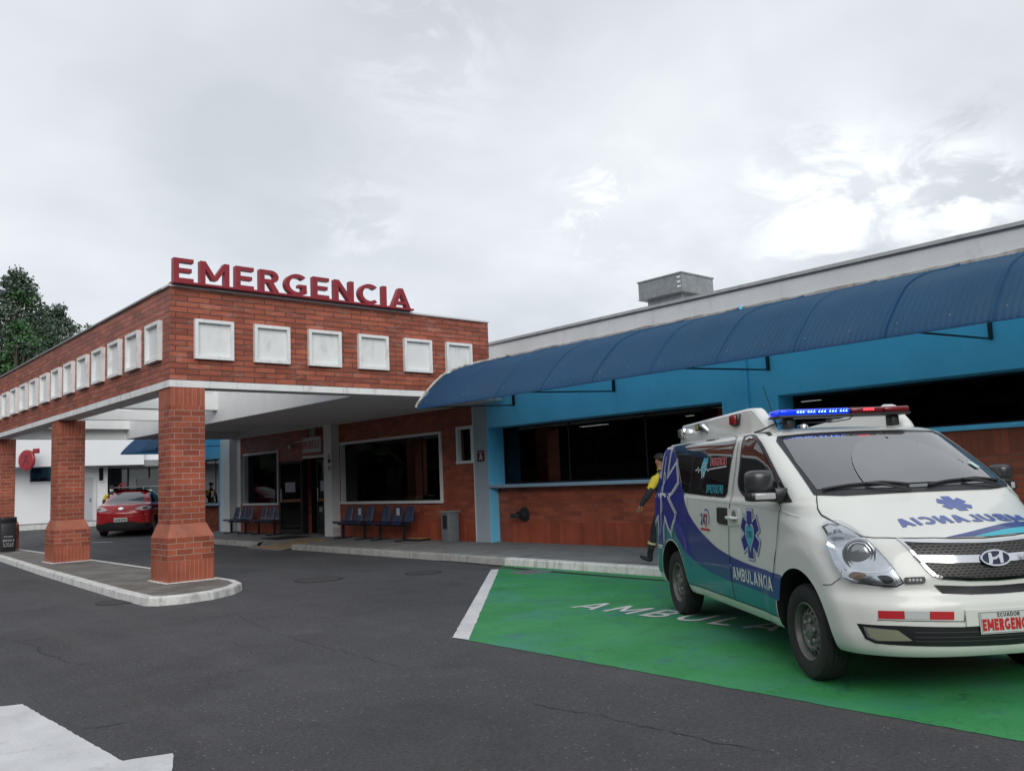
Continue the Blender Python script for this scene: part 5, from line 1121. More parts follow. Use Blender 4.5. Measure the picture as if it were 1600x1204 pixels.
# bumper openings
decal('air_slot', [[(-.435, .762), (-.20, .746), (0, .742), (.2, .746), (.435, .762), (.39, .706), (.2, .692), (0, .689), (-.2, .692), (-.39, .706)]], m_vplast, FF_, .004)
lo = decal('lower_intake', [[(-.885, .512), (-.67, .512), (-.30, .497), (0, .492), (.30, .497), (.67, .512), (.885, .512), (.848, .415), (.80, .39), (.66, .385), (.34, .375), (0, .368), (-.34, .375), (-.66, .385), (-.80, .39), (-.848, .415)]], m_vplast, FF_, .004)
for z in (.465, .435, .41):
    decal('slat', line([(-.60, z + .005), (-.3, z), (0, z - .003), (.3, z), (.60, z + .005)], .007), M('slat_grey', (0.05, 0.05, 0.055), 0.4), FF_, .009, step=.1, par=lo)
for sg in (-1, 1):
    q = [(sg * a, b) for a, b in ((.858, .497), (.70, .486), (.625, .415), (.80, .408), (.84, .43))]
    f_ = decal('fog_lamp', [q], m_refl, FF_, .007, par=lo); decal('fog_lens', [[(y * .985, .452 + (z - .452) * .88) for y, z in q]], m_ := M('fog_glass', (0.24, 0.25, 0.17), 0.12, coat=0.5), FF_, .011, par=f_)
    decal('bumper_gap', line([(sg * .952, .552), (sg * .79, .545), (sg * .588, .543), (sg * .29, .531), (sg * .28, .60)], .005), m_gap, FF_, .0035, step=.1)
    decal('reflective_tape', [[(sg * .787, .606), (sg * .650, .606), (sg * .650, .555), (sg * .787, .555)]], m_fred, FF_, .005); decal('reflective_tape', [[(sg * .503, .602), (sg * .352, .596), (sg * .356, .546), (sg * .506, .551)]], m_fred, FF_, .005)
    decal('reflective_tape', [[(sg * .649, .606), (sg * .504, .602), (sg * .507, .552), (sg * .649, .555)]], M('tape_white', (0.52, 0.54, 0.55), 0.35), FF_, .005)
    l_ = decal('strobe_light', [[(sg * .600, .812), (sg * .49, .815), (sg * .485, .80), (sg * .49, .778), (sg * .598, .775), (sg * .606, .79)]], m_vplast, FF_, .024, thick=.024)
    decal('leds', [circ(sg * (.515 + .021 * i), .796, .008, 8, .009) for i in range(4)], M('led_off', (0.4, 0.4, 0.4), 0.3), FF_, .026, par=l_)
    # headlight
    ho = [(sg * -a, b) for a, b in ((-.862, 1.128), (-.825, 1.146), (-.765, 1.143), (-.748, 1.108), (-.743, 1.051), (-.70, .983), (-.653, .886), (-.609, .776), (-.655, .752), (-.75, .758), (-.855, .773), (-.898, .798), (-.917, .885), (-.919, 1.001))]
    hd = decal('headlight', [ho], m_vplast, FF_, .004, step=.02)
    hi_ = [(sg * .79 + (y - sg * .79) * .93, .955 + (z - .955) * .955) for y, z in ho]
    decal('reflector_bowl', [hi_], m_refl, FF_, .007, step=.02, par=hd)
    lens = MB(); cx_, cz_ = sg * .803, .962
    for r0, r1, o0, mt in ((.105, .088, .020, m_refl), (.084, .076, .024, m_chrome)):
        pass
    dd = Vector((.78, sg * .62, .05)).normalized(); P0 = Vector(FF_(cx_, cz_, 0)); ua = dd.cross(Vector((0, 0, 1))).normalized(); va = ua.cross(dd)
    def pr(prof, mat, nm_, par_, P0=P0, dd=dd, ua=ua, va=va, sx=1.0, sz=1.0):
        n = 32; V = []
        for r_, a_ in prof:
            for k in range(n): t = 2 * math.pi * k / n; V.append(P0 + dd * a_ + ua * (r_ * sx * math.cos(t)) + va * (r_ * sz * math.sin(t)))
        F = [[i*n + k, i*n + (k+1) % n, (i+1)*n + (k+1) % n, (i+1)*n + k] for i in range(len(prof) - 1) for k in range(n)]
        return MB().add(V, F, mat, True).build(nm_, par_)
    pr([(.110, .000), (.110, .020), (.104, .026), (.098, .020), (.090, .008), (.082, .022), (.077, .024)], m_refl, 'reflector_ring', hd)
    pr([(.077, .006), (.068, .018), (.048, .026), (.025, .031), (.0005, .033)], M('projector_lens', (0.36, 0.38, 0.39), 0.18, metal=.5, coat=1.0), 'projector_lens', hd)
    P1 = Vector(FF_(sg * .84, .822, 0)); pr([(.05, .0), (.045, .012), (.0005, .014)], M('indicator_amber', (0.42, 0.27, 0.20), 0.2, coat=0.6), 'indicator', hd, P0=P1, sx=1.2, sz=.55)
    P1 = Vector(FF_(sg * .72, .80, 0)); pr([(.055, .0), (.05, .008), (.0005, .010)], m_smoke, 'side_light', hd, P0=P1, sx=1.15, sz=.55)
    P1 = Vector(FF_(sg * .83, 1.09, 0)); pr([(.036, .0), (.03, .008), (.0005, .012)], m_refl, 'upper_reflector', hd, P0=P1, sx=1.1, sz=.9)
    decal('lamp_divider', line([(sg * .905, .86), (sg * .80, .842), (sg * .69, .85), (sg * .655, .875)], .008), m_chrome, FF_, .012, step=.03, par=hd)
    decal('cover_glass', [hi_], m_lens, FF_, .048 if False else .050, step=.02, par=hd)
    V2, F2 = region([hi_], (), .02); mb = MB(); re_ = rimedges(F2)
    mb.add([FF_(V2[a][0], V2[a][1], w_) for a, b in re_ for w_ in (.004, .050)] + [FF_(V2[b][0], V2[b][1], w_) for a, b in re_ for w_ in (.004, .050)], [[2*i, 2*i + 1, 2*len(re_) + 2*i + 1, 2*len(re_) + 2*i] for i in range(len(re_))], m_lens); mb.build('cover_edge', hd)
    decal('fender_gap', line([(.47, .745), (.51, .752), (.565, .80)], .005) + line([(.42, .742), (.47, .745)], .005), m_gap, FR if sg < 0 else FL, .0035)
# number plate
mb = MB(); pf = lambda u, v, w: (.968 + w, u, v)
mb.box((.93, -.285, .50), (.962, .285, .603), m_van); hp = mb.build('plate_holder', amb)
pl = MB().prism([(-.20, .448), (.20, .448), (.20, .590), (-.20, .590)], M('plate_white_paint', (0.6, 0.61, 0.6), 0.4), pf, .006).build('number_plate', amb)
mb = MB()
for p in (_rect(-.194, .453, .194, .4555), _rect(-.194, .5825, .194, .585), _rect(-.194, .4555, -.1915, .5825), _rect(.1915, .4555, .194, .5825)): mb.prism(p, m_bplast, lambda u, v, w: (.9745 + w, u, v), .0006)
lettering(mb, 'ECUADOR', m_bplast, lambda u, v, w: (.975 + w, u, v), .155, .026, .001, t=.2, gap=.18, x0=-.078, y0=.5535)
lettering(mb, 'EMERGENCIA', M('plate_red', (0.50, 0.02, 0.02), 0.5), lambda u, v, w: (.975 + w, u, v), .37, .075, .001, t=.27, gap=.10, x0=-.186, y0=.468)
mb.build('plate_lettering', pl)
# mirrors
for sg in (-1, 1):
    mb = MB(); bm = bmesh.new(); bmesh.ops.create_uvsphere(bm, u_segments=24, v_segments=16, radius=1)
    def sq(c, p): return math.copysign(abs(c) ** p, c)
    mo, ms = (0, 1) if sg < 0 else (-.08, .68)
    V = [(-.33 + .075 * sq(v.co.x, .75) - .03 * abs(v.co.y), sg * (1.075 + mo) + .115 * ms * sq(v.co.y, .55), 1.45 + .01 * ms + .095 * ms * sq(v.co.z, .5)) for v in bm.verts]
    mb.add(V, [[v.index for v in f.verts] for f in bm.faces], M('mirror_plastic', (0.032, 0.033, 0.036), 0.30, coat=0.3), True); bm.free(); mi = mb.build('mirror', amb)
    mb = MB(); mb.bevbox((-.40, sg * .96, 1.31), (-.24, sg * (1.19 + mo * 1.6), 1.385), .02, m_vplast); mb.bevbox((-.38, sg * .88, 1.30), (-.22, sg * 1.0, 1.41), .02, m_vplast); mb.build('mirror_foot', mi)
    mb = MB(); mb.bevbox((-.26, sg * .99, 1.325), (-.228, sg * (1.16 + mo * 1.6), 1.375), .008, M('mirror_lamp', (0.42, 0.43, 0.43), 0.2, coat=0.5)); mb.build('turn_lamp', mi)
    MB().box((-.412, sg * .98, 1.40), (-.406, sg * (1.15 + mo), 1.50), m_chrome).build('mirror_glass', mi)
# roof box with side lamps
for sg in (-1, 1):
    mb = MB()
    def sec(x, zt, dy=0, zb=1.87): return [(x, sg * (.735 - dy), zb), (x, sg * (.70 - dy), zt - .02), (x, sg * (.68 - dy), zt), (x, sg * (.60 + dy), zt), (x, sg * (.58 + dy), zt - .02), (x, sg * (.56 + dy), zb)]
    secs = [sec(-3.50, 2.03, .05), sec(-3.47, 2.085, .02), sec(-3.42, 2.10), sec(-2.4, 2.115), sec(-1.45, 2.13), sec(-1.33, 2.125), sec(-1.26, 2.10), sec(-1.05, 1.955, .01), sec(-1.02, 1.90, .01)]
    if sg > 0: secs = [sec(-3.45, 1.975), sec(-1.45, 2.09), sec(-1.33, 2.12), sec(-1.26, 2.10), sec(-1.05, 1.955, .01), sec(-1.02, 1.90, .01)]
    V = [p for s_ in secs for p in s_]; F = [[6*i + k, 6*i + k + 1, 6*i + k + 7, 6*i + k + 6] for i in range(len(secs) - 1) for k in range(5)] + [list(range(6)), [6 * (len(secs) - 1) + k for k in range(6)][::-1]]
    mb.add(V, F, m_van, True); rb = mb.build('roof_box', amb, auto=25)
    for x0, x1, zz_, mt, nm_ in ((-3.42, -3.25, 2.005, M('scene_lamp_white', (0.35, 0.36, 0.33), 0.2, coat=.5), 'scene_lamp'), (-1.76, -1.58, 2.04, M('side_lamp_red', (0.30, 0.01, 0.012), 0.2, coat=.5), 'red_side_lamp')):
        l_ = MB().bevbox((x0, sg * .69, zz_ - .055), (x1, sg * .745, zz_ + .055), .012, m_chrome if 'scene' in nm_ else m_vplast).build(nm_, rb)
        mb = MB(); mb.bevbox((x0 + .012, sg * .745, zz_ - .043), (x1 - .012, sg * .762, zz_ + .043), .006, mt)
        for i in range(1, 6): mb.box((x0 + .012 + (x1 - x0 - .024) * i / 6 - .002, sg * .762, zz_ - .04), (x0 + .012 + (x1 - x0 - .024) * i / 6 + .002, sg * .765, zz_ + .04), m_vplast if 'red' not in nm_ else mt)
        mb.build('lens', l_)
    l_ = MB().bevbox((-2.76, sg * .72, 2.0), (-2.60, sg * .77, 2.075), .01, m_vplast).build('work_lamp', rb); MB().box((-2.745, sg * .771, 2.012), (-2.64, sg * .775, 2.063), M('cob_led', (0.40, 0.36, 0.16), 0.3)).build('lens', l_)
    MB().tube([(-2.60, sg * .75, 2.05), (-2.53, sg * .75, 2.04), (-2.50, sg * .70, 1.97)], [.02, .03, .03], m_metal, 10).build('lamp_arm', l_)
# light bar
lbx, lz = -.93, 2.036
bar = MB().bevbox((lbx - .13, -.66, lz - .042), (lbx + .12, .55, lz - .022), .008, m_bplast).build('light_bar', amb)
m_bl = M('beacon_blue', (0.005, 0.02, 0.45), 0.12, coat=0.6, emit=(0.0, 0.05, 1.0), estr=0.55); m_rl = M('beacon_red', (0.16, 0.008, 0.015), 0.12, coat=0.6)
def lensbox(y0, y1, mat, nm_):
    mb = MB(); mb.bevbox((lbx - .125, y0, lz - .0215), (lbx + .115, y1, lz + .030), .018, mat, 3); return mb.build(nm_, bar)
lensbox(-.655, -.52, m_bl, 'blue_lens'); lensbox(-.515, -.01, m_bl, 'blue_lens'); lensbox(-.006, .30, m_rl, 'red_lens'); lensbox(.305, .545, m_rl, 'red_lens')
m_le = M('led_blue_lit', (0.2, 0.5, 1), 0.3, emit=(0.25, 0.55, 1.0), estr=5.0); m_lr = M('led_red_lit', (1, 0.1, 0.1), 0.3, emit=(1.0, 0.03, 0.06), estr=1.6)
for gi in range(5):
    for k in range(3):
        y = -.50 + gi * .098 + k * .026; of = lbx + .1165
        MB().add([(of, y, lz - .002), (of, y + .016, lz + .018), (of, y + .020, lz + .018), (of, y + .008, lz + .008), (of, y + .020, lz - .002)], [[0, 3, 2, 1], [0, 4, 3]], m_le).build('blue_led', bar)
for k in range(4): MB().box((lbx + .1165, .11 + k * .026, lz), (lbx + .1185, .13 + k * .026, lz + .018), m_lr).build('red_led', bar)
for sg in (-.53, .44): MB().bevbox((lbx - .06, sg - .035, 1.90), (lbx + .05, sg + .035, lz - .043), .01, m_bplast).build('mount', bar)
mb = MB(); mb.tube([(-.93, -.55, 1.955), (-.95, -.65, 1.95), (-1.02, -.74, 1.905), (-1.05, -.80, 1.885)], .008, m_bplast, 6); mb.tube([(lbx + .1, .02, 2.0), (lbx + .11, -.02, 1.965), (lbx + .09, -.18, 1.945), (lbx, -.4, 1.955)], .006, m_bplast, 6); mb.build('cable', bar)
mb = MB(); mb.tube([(-1.02, -.60, 1.93), (-1.03, -.64, 2.10), (-1.04, -.69, 2.30)], [.006, .004, .003], m_black, 6); mb.build('antenna', amb)
# rear: glass, lamps, bumper, simple but complete
decal('window', [[(-.70, 1.36), (.70, 1.36), (.64, 1.78), (-.64, 1.78)]], m_vwin, FBk, .006)
for sg in (-1, 1): decal('tail_lamp', [[(sg * .93, .95), (sg * .80, .95), (sg * .80, 1.40), (sg * .88, 1.42)]], m_fred, FBk, .008)
decal('door_gap', line([(-.80, .55), (-.78, 1.85)], .007) + line([(.80, .55), (.78, 1.85)], .007) + line([(-.8, .55), (.8, .55)], .007), m_gap, FBk, .004)
decal('rear_number_plate', [_rect(-.2, .72, .2, .87)], M('plate_white_paint', (0.6, 0.6, 0.6), 0.4), FBk, .012, thick=.008)
for x in (0, -3.2):
    for sg in (-1, 1): wheel(amb, x, sg * .835, .348, .215, sg)
mb = MB(); mb.box((-.1, -.74, .30), (.1, .74, .40), m_well); mb.tube([(0, -.74, .348), (0, .74, .348)], .04, m_well, 8); mb.tube([(-3.2, -.74, .348), (-3.2, .74, .348)], .06, m_well, 8); mb.box((-2.7, -.55, .20), (-.6, .55, .30), m_well); mb.tube([(-2.6, -.5, .22), (-1.2, -.5, .22)], .05, m_well, 8); mb.build('chassis', amb)

# ------------------------------------------------------------------ red saloon car behind the columns
CAR = [(.17, .74, 3.25, .6, 2.4, -.78, .30), (.22, .80, 3.31, .6, 2.4, -.86, .40), (.40, .845, 3.34, .6, 2.4, -.90, .5), (.60, .85, 3.32, .65, 2.4, -.93, .6), (.72, .85, 3.24, .8, 2.3, -.93, .6), (.82, .848, 3.0, .9, 2.2, -.90, .6), (.90, .835, 2.5, .8, 2.4, -.87, .6),
       (.95, .815, 2.15, .7, 2.6, -.84, .6), (.985, .79, 1.95, .6, 2.8, -.80, .55), (1.01, .765, 1.86, .5, 2.8, -.60, .45), (1.04, .745, 1.80, .45, 3, -.38, .35), (1.15, .70, 1.62, .45, 3, -.18, .35), (1.30, .635, 1.37, .45, 3, .12, .4), (1.39, .585, 1.18, .5, 2.8, .34, .45), (1.44, .52, .98, .55, 2.4, .50, .4), (1.465, .42, .80, .5, 2.2, .60, .3), (1.475, .25, .72, .3, 2.2, .64, .2)]
m_car = M('car_red', (0.42, 0.012, 0.018), 0.25, coat=0.8)
car = thing('parked_car', 'red saloon car with black lower bumper standing behind the brick columns', 'car', (10.05, 32.4, .155), R(90 - 31)); car.scale = (1.09, 1.09, 1.09)
CB = Body(CAR); cR, cL, cB, cF, cT = (CB.frame(k) for k in 'RLBFT')
mb = MB(); CB.mesh(mb, frange(.17, .4, 6) + frange(.4, .9, 12) + frange(.9, 1.06, 14) + frange(1.06, 1.4, 9) + frange(1.4, 1.475, 7) + [1.475], m_car, m_well, 14, 18, 12); cb_ = mb.build('body', car)
cut_arches(cb_, (0, 2.49), .345, .30, .55, 1.0, m_well)
cd = lambda n, p, m, f, o=.004, **k: decal(n, p, m, f, o, par=k.pop('par', car), **k)
cd('rear_window', [[(-.57, 1.03), (.57, 1.03), (.52, 1.15), (.44, 1.32), (.38, 1.38), (-.38, 1.38), (-.44, 1.32), (-.52, 1.15)]], M('car_rear_glass', (0.10, 0.105, 0.115), 0.05, spec=1.0), cB, .006)
cd('windscreen', [[(-.6, 1.03), (.6, 1.03), (.45, 1.36), (-.45, 1.36)]], m_vwin, cF, .006)
for FS in (cR, cL):
    w = cd('side_window', [smoothc([(-.02, 1.045), (.10, 1.16), (.30, 1.29), (.55, 1.375), (.95, 1.385), (1.2, 1.30), (1.42, 1.13), (1.50, 1.04), (.8, 1.03)], 2)], m_vwin, FS, .005)
    cd('door_pillar', line([(.78, 1.03), (.76, 1.385)], .045), m_car, FS, .007, par=w)
    cd('door_gap', line([(.78, 1.0), (.80, .32)], .008) + line([(1.85, .95), (1.80, .32)], .008) + line([(.05, 1.0), (.12, .85), (.30, .62), (.38, .4)], .008), m_gap, FS, .004)
    cd('door_handle', [_rect(.62, .86, .75, .885), _rect(1.62, .84, 1.75, .865)], m_car, FS, .02, thick=.02)
cd('lower_bumper', [[(-.845, .40), (-.5, .41), (-.4, .46), (.4, .46), (.5, .41), (.845, .40), (.78, .20), (-.78, .20)]], m_bplast, cB, .006)
cd('bumper_crease', line([(-.75, .655), (-.3, .635), (.3, .635), (.75, .655)], .014), M('car_red_light', (0.50, 0.03, 0.04), 0.2, coat=.8), cB, .006)
for sg in (-1, 1):
    t_ = cd('tail_lamp', [smoothc([(sg * .40, .85), (sg * .55, .92), (sg * .72, .935), (sg * .82, .90), (sg * .80, .83), (sg * .65, .795), (sg * .50, .81)], 3)], M('tail_clear', (0.55, 0.50, 0.50), 0.15, coat=.8), cB, .008)
    cd('tail_inner', [circ(sg * .68, .865, .065, 16, .035)], M('tail_dark', (0.10, 0.02, 0.025), 0.15, coat=.8), cB, .011, par=t_)
    cd('bumper_reflector', [circ(sg * .70, .67, .035, 10, .015)], M('refl_pink', (0.55, 0.15, 0.12), 0.2), cB, .008)
cd('badge', [circ(0, .875, .075, 18, .042)], m_chrome, cB, .012); cd('badge_letters', [_rect(-.06, .815, .06, .828)], m_chrome, cB, .010)
cp = cd('number_plate', [_rect(-.20, .46, .20, .59)], M('plate_white_paint', (0.6, 0.6, 0.6), 0.4), cB, .015, thick=.01)
mb = MB(); lettering(mb, 'ACN-3755', m_bplast, lambda u, v, w: cB(-u, v, w), .34, .07, .018, t=.2, gap=.16, x0=-.17, y0=.485); mb.build('plate_lettering', cp)
for x in (0, 2.49):
    for sg in (-1, 1): wheel(car, x, sg * .735, .298, .185, sg, False)
for sg in (-1, 1): MB().bevbox((1.42, sg * .80, 1.0), (1.55, sg * .98, 1.12), .03, m_car).build('mirror', car)

# ------------------------------------------------------------------ people
def person(lab, loc, rz, P, cap=True, extra=None, mats=None):
    """P: joints in a local frame, x forward, y to the left, z up; one skinned body"""
    g = thing('person', lab, 'person', loc, rz)
    J = {}; V = []; E = []; Rr = []
    def j(n, p, r, par=None):
        J[n] = len(V); V.append(p); Rr.append(r if isinstance(r, tuple) else (r, r))
        if par is not None: E.append((J[par], J[n]))
    for row in P: j(*row)
    me = bpy.data.meshes.new('body'); me.from_pydata(V, E, []); o = bpy.data.objects.new('body', me); COL.objects.link(o); o.parent = g
    m = o.modifiers.new('skin', 'SKIN'); m.use_smooth_shade = True; m.branch_smoothing = 0.6
    for i, s in enumerate(me.skin_vertices[0].data): s.radius = Rr[i]; s.use_root = (i == 0)
    sb = o.modifiers.new('sub', 'SUBSURF'); sb.levels = 2; sb.render_levels = 2
    bake(o)
    names = {v: k for k, v in J.items()}
    for mt in mats: o.data.materials.append(mt[1])
    for p in o.data.polygons:
        p.use_smooth = True; c = p.center
        best = min(range(len(V)), key=lambda i: (Vector(V[i]) - c).length - .5 * max(Rr[i])); nm = names[best]
        for k, (test, _) in enumerate(mats):
            if test(nm, c): p.material_index = k; break
    return g, o
skin = M('skin', (0.30, 0.155, 0.10), 0.55, var=0.08); hair = M('dark_hair', (0.010, 0.008, 0.008), 0.6); uni = M('black_uniform', (0.014, 0.014, 0.019), 0.8, var=0.3, vscale=8, bump=1.0, bscale=11)
yel = M('uniform_yellow', (0.55, 0.42, 0.02), 0.7, var=0.08, vscale=12, bump=0.3, bscale=25); boot = M('boot_leather', (0.010, 0.010, 0.011), 0.4)
def fingers(pref, wrist, d, par, side):
    d = Vector(d).normalized(); w = Vector(wrist); n = Vector((0, side, 0)); n = (n - n.dot(d) * d).normalized(); f = d.cross(n).normalized()
    rows = [(pref + 'palm', tuple(w + d * .05), (.036, .020), par), (pref + 'knuckle', tuple(w + d * .09), (.036, .018), pref + 'palm')]
    for i, (o, l) in enumerate(((-.028, .062), (-.010, .074), (.009, .069), (.027, .054))):
        a = w + d * .095 + f * o; b = a + d * l * .5 - n * .008; c = b + d * l * .45 - n * .018
        rows += [(f'{pref}f{i}a', tuple(a), .0095, pref + 'knuckle'), (f'{pref}f{i}b', tuple(b), .0085, f'{pref}f{i}a'), (f'{pref}f{i}c', tuple(c), .0075, f'{pref}f{i}b')]
    a = w + d * .035 + f * -.036; b = a + d * .035 - f * .018; c = b + d * .03 - f * .004
    return rows + [(pref + 'ta', tuple(a), .012, pref + 'palm'), (pref + 'tb', tuple(b), .010, pref + 'ta'), (pref + 'tc', tuple(c), .008, pref + 'tb')]
def body_rows(lA, rA, lL, rL, lean=0.0, turn=0.0):
    """arms/legs given as (joint, joint, end) positions"""
    ln = lambda z: lean * z
    R_ = [('pelvis', (0, 0, .96), (.125, .155)), ('waist', (ln(.1), 0, 1.08), (.135, .165), 'pelvis'), ('chest', (ln(.25), 0, 1.25), (.15, .19), 'waist'), ('upper', (ln(.35), 0, 1.39), (.115, .17), 'chest'),
          ('neck', (ln(.4) + .005, 0, 1.475), (.055, .058), 'upper'), ('jaw', (ln(.45) + .02, 0, 1.55), (.066, .060), 'neck'), ('head', (ln(.5) + .012, 0, 1.635), (.092, .076), 'jaw'), ('crown', (ln(.5) + .0, 0, 1.70), (.070, .062), 'head')]
    for s, A, L in ((1, lA, lL), (-1, rA, rL)):
        p = 'l' if s > 0 else 'r'
        R_ += [(p + 'sh', (ln(.34), s * .19, 1.385), (.085, .085), 'upper'), (p + 'el', A[0], (.062, .062), p + 'sh'), (p + 'wr', A[1], (.042, .042), p + 'el')]
        R_ += fingers(p, A[1], Vector(A[1]) - Vector(A[0]), p + 'wr', s)
        R_ += [(p + 'hip', (0, s * .095, .88), (.098, .098), 'pelvis'), (p + 'kn', L[0], (.066, .066), p + 'hip'), (p + 'cf', tuple(Vector(L[0]).lerp(Vector(L[1]), .35) - Vector((.02, 0, 0))), (.062, .060), p + 'kn'), (p + 'an', L[1], (.050, .048), p + 'cf'), (p + 'heel', L[2], (.044, .040), p + 'an'), (p + 'ball', L[3], (.036, .046), p + 'heel'), (p + 'toe', L[4], (.026, .036), p + 'ball')]
    return R_
isarm = lambda n: n[1:] in ('sh', 'el', 'wr')
um = [(lambda n, c: n in ('jaw', 'neck') or n[1:] in ('palm', 'knuckle', 'ta', 'tb', 'tc') or n[1:2] == 'f', skin), (lambda n, c: n in ('head', 'crown'), skin),
      (lambda n, c: n[1:] in ('heel', 'ball', 'toe', 'an'), boot), (lambda n, c: abs(c.y) > .13 and 1.20 < c.z < 1.52 and n[1:] in ('sh', 'el') or (n in ('upper', 'chest') and abs(c.y) > .15 and c.z > 1.28), yel), (lambda n, c: True, uni)]
# guard walking away to the left, left leg and left arm forward
rows = body_rows(((.09, .30, 1.14), (.23, .33, .95)), ((-.12, -.26, 1.14), (-.10, -.27, .90)),
                 ((.17, .09, .53), (.28, .09, .135), (.245, .09, .058), (.375, .09, .09), (.455, .09, .12)), ((-.06, -.09, .50), (-.40, -.09, .20), (-.45, -.09, .14), (-.34, -.09, .05), (-.27, -.09, .035)), lean=.06)
g1, b1 = person('guard in black uniform with yellow shoulders walking beside the ambulance', (10.86, 8.74, .14), R(100), rows, mats=um)
mb = MB(); bm = bmesh.new(); bmesh.ops.create_uvsphere(bm, u_segments=20, v_segments=14, radius=1)
V = []
for v in bm.verts: c = v.co; V.append((.035 + .108 * c.x - (.012 if c.z < 0 and c.x > 0 else 0), .088 * c.y, 1.665 + (.082 if c.z > 0 else .075 * (1 if c.x < .15 else .15)) * c.z))
mb.add(V, [[v.index for v in f.verts] for f in bm.faces], hair, True); bm.free(); mb.build('hair', g1)
for s in (-1, 1):
    MB().lathe([(.0005, 0), (.017, .002), (.024, .008), (.026, .014), (.020, .012), (.008, .006)], skin, origin=(.045, s * .083 - (.0 if s > 0 else .0), 1.615), axis='y', n=12).build('ear', g1)
MB().lathe([(.062, 1.455), (.068, 1.47), (.066, 1.50), (.060, 1.505)], yel, origin=(.03, 0, 0), axis='z', n=20).build('collar', g1)
mb = MB(); mb.tube([(-.20, -.09, .43), (-.215, -.09, .40)], [.068, .066], M('reflective_band', (0.5, 0.48, 0.25), 0.4), 14); mb.tube([(.22, .09, .345), (.228, .09, .315)], [.07, .068], M('reflective_band', (0.5, 0.48, 0.25), 0.4), 14); mb.build('reflective_band', g1)
# second guard by the red car, facing the camera with a white mask
rows = body_rows(((.06, .28, 1.13), (.22, .18, .98)), ((.0, -.29, 1.13), (.08, -.27, .88)),
                 ((.03, .11, .50), (.0, .12, .12), (-.02, .12, .05), (.10, .12, .045), (.17, .12, .035)), ((.0, -.11, .50), (-.02, -.12, .12), (-.04, -.12, .05), (.08, -.12, .045), (.15, -.12, .035)), lean=.0)
g2, b2 = person('guard in black and yellow with white face mask standing beyond the red car', (11.0, 37.6, .22), R(250), rows, mats=um)
MB().lathe([(.0005, 1.765), (.05, 1.757), (.088, 1.73), (.100, 1.69), (.100, 1.665)], M('cap_black', (0.012, 0.012, 0.014), 0.7), origin=(.01, 0, 0), axis='z', n=20).build('cap', g2)
MB().bevbox((.07, -.075, 1.662), (.19, .075, 1.676), .006, m_bplast).build('cap_peak', g2)
mb = MB(); bm = bmesh.new(); bmesh.ops.create_uvsphere(bm, u_segments=14, v_segments=10, radius=1); mb.add([(.075 + .052 * v.co.x, .066 * v.co.y, 1.565 + .052 * v.co.z) for v in bm.verts], [[v.index for v in f.verts] for f in bm.faces], M('mask_white', (0.7, 0.7, 0.7), 0.7), True); bm.free(); mb.build('face_mask', g2)
mb = MB(); mb.bevbox((.11, -.05, 1.10), (.13, .09, 1.38), .01, M('mask_white', (0.7, 0.7, 0.7), 0.7)); mb.build('white_panel', g2)

# ------------------------------------------------------------------ litter bin on the island
g = thing('litter_bin', 'black litter bin with white lettering in front of the far brick column', 'bin', (5.42, 28.05, .124))
MB().bevbox((-.19, -.17, 0), (.19, .17, .80), .02, m_bplast).build('body', g); MB().bevbox((-.20, -.18, .80), (.20, .18, .96), .015, M('bin_lid', (0.014, 0.014, 0.018), 0.3)).build('lid', g)
mb = MB(); fr = planeframe((-.15, -.172, 0), (1, 0, 0), (0, 0, 1)); wl_ = M('bin_text', (0.42, 0.44, 0.46), 0.6)
lettering(mb, 'BASURA', wl_, fr, .22, .035, .001, x0=.04, y0=.40); lettering(mb, 'DEPOSITE', wl_, fr, .28, .055, .001, x0=.01, y0=.28); lettering(mb, 'AQUI LA', wl_, fr, .27, .04, .001, x0=.01, y0=.20); lettering(mb, 'BASURA', wl_, fr, .24, .035, .001, x0=.03, y0=.14)
mb.build('lettering', g)

# ------------------------------------------------------------------ white building down the drive
fbm = M('bright_white_wall', (0.80, 0.82, 0.84), 0.65, var=0.03, vscale=1, stain=(2, 0.12, 0.6, (0.45, 0.47, 0.48)))
fb = thing('white_building', 'white flat roofed building at the end of the drive with overhanging upper front', 'building', (12, 44, 0))
mb = MB(); mb.box((6.5, 44.9, .2), (12.95, 50, 5.4), fbm); mb.box((12.95, 46.2, .2), (22, 50, 5.4), fbm); W_(mb, 'wall', fb)
mb = MB(); mb.box((6.3, 43.6, 3.02), (14.25, 46, 5.6), fbm); W_(mb, 'overhang', fb)
mb = MB(); mb.box((14.251, 43.9, 3.10), (22, 46, 5.5), fbm); mb.box((14.252, 43.7, 2.95), (22, 43.9, 3.25), m_dkgrey);  W_(mb, 'canopy_slab', fb)
mb = MB(); mb.box((9.55, 44.86, 2.35), (10.95, 44.9, 3.0), M('dark_frame', (0.03, 0.03, 0.035), 0.5)); o = W_(mb, 'window_frame', fb); mb = MB(); [mb.box((9.6 + i * .33, 44.84, 2.39), (9.6 + i * .33 + .30, 44.855, 2.96), m_vwin) for i in range(4)]; mb.build('pane', o)
mb = MB(); mb.box((9.52, 44.80, 2.30), (10.98, 44.9, 2.345), fbm); mb.build('sill', o)
mb = MB(); mb.box((12.55, 44.86, 2.32), (12.74, 44.9, 2.94), M('dark_frame', (0.03, 0.03, 0.035), 0.5)); o = W_(mb, 'window_frame', fb); MB().box((12.58, 44.84, 2.36), (12.71, 44.855, 2.9), m_vwin).build('pane', o)
mb = MB(); mb.box((12.53, 44.80, 2.27), (12.76, 44.9, 2.315), fbm); mb.build('sill', o)
dg_ = M('grey_door', (0.47, 0.49, 0.51), 0.5)
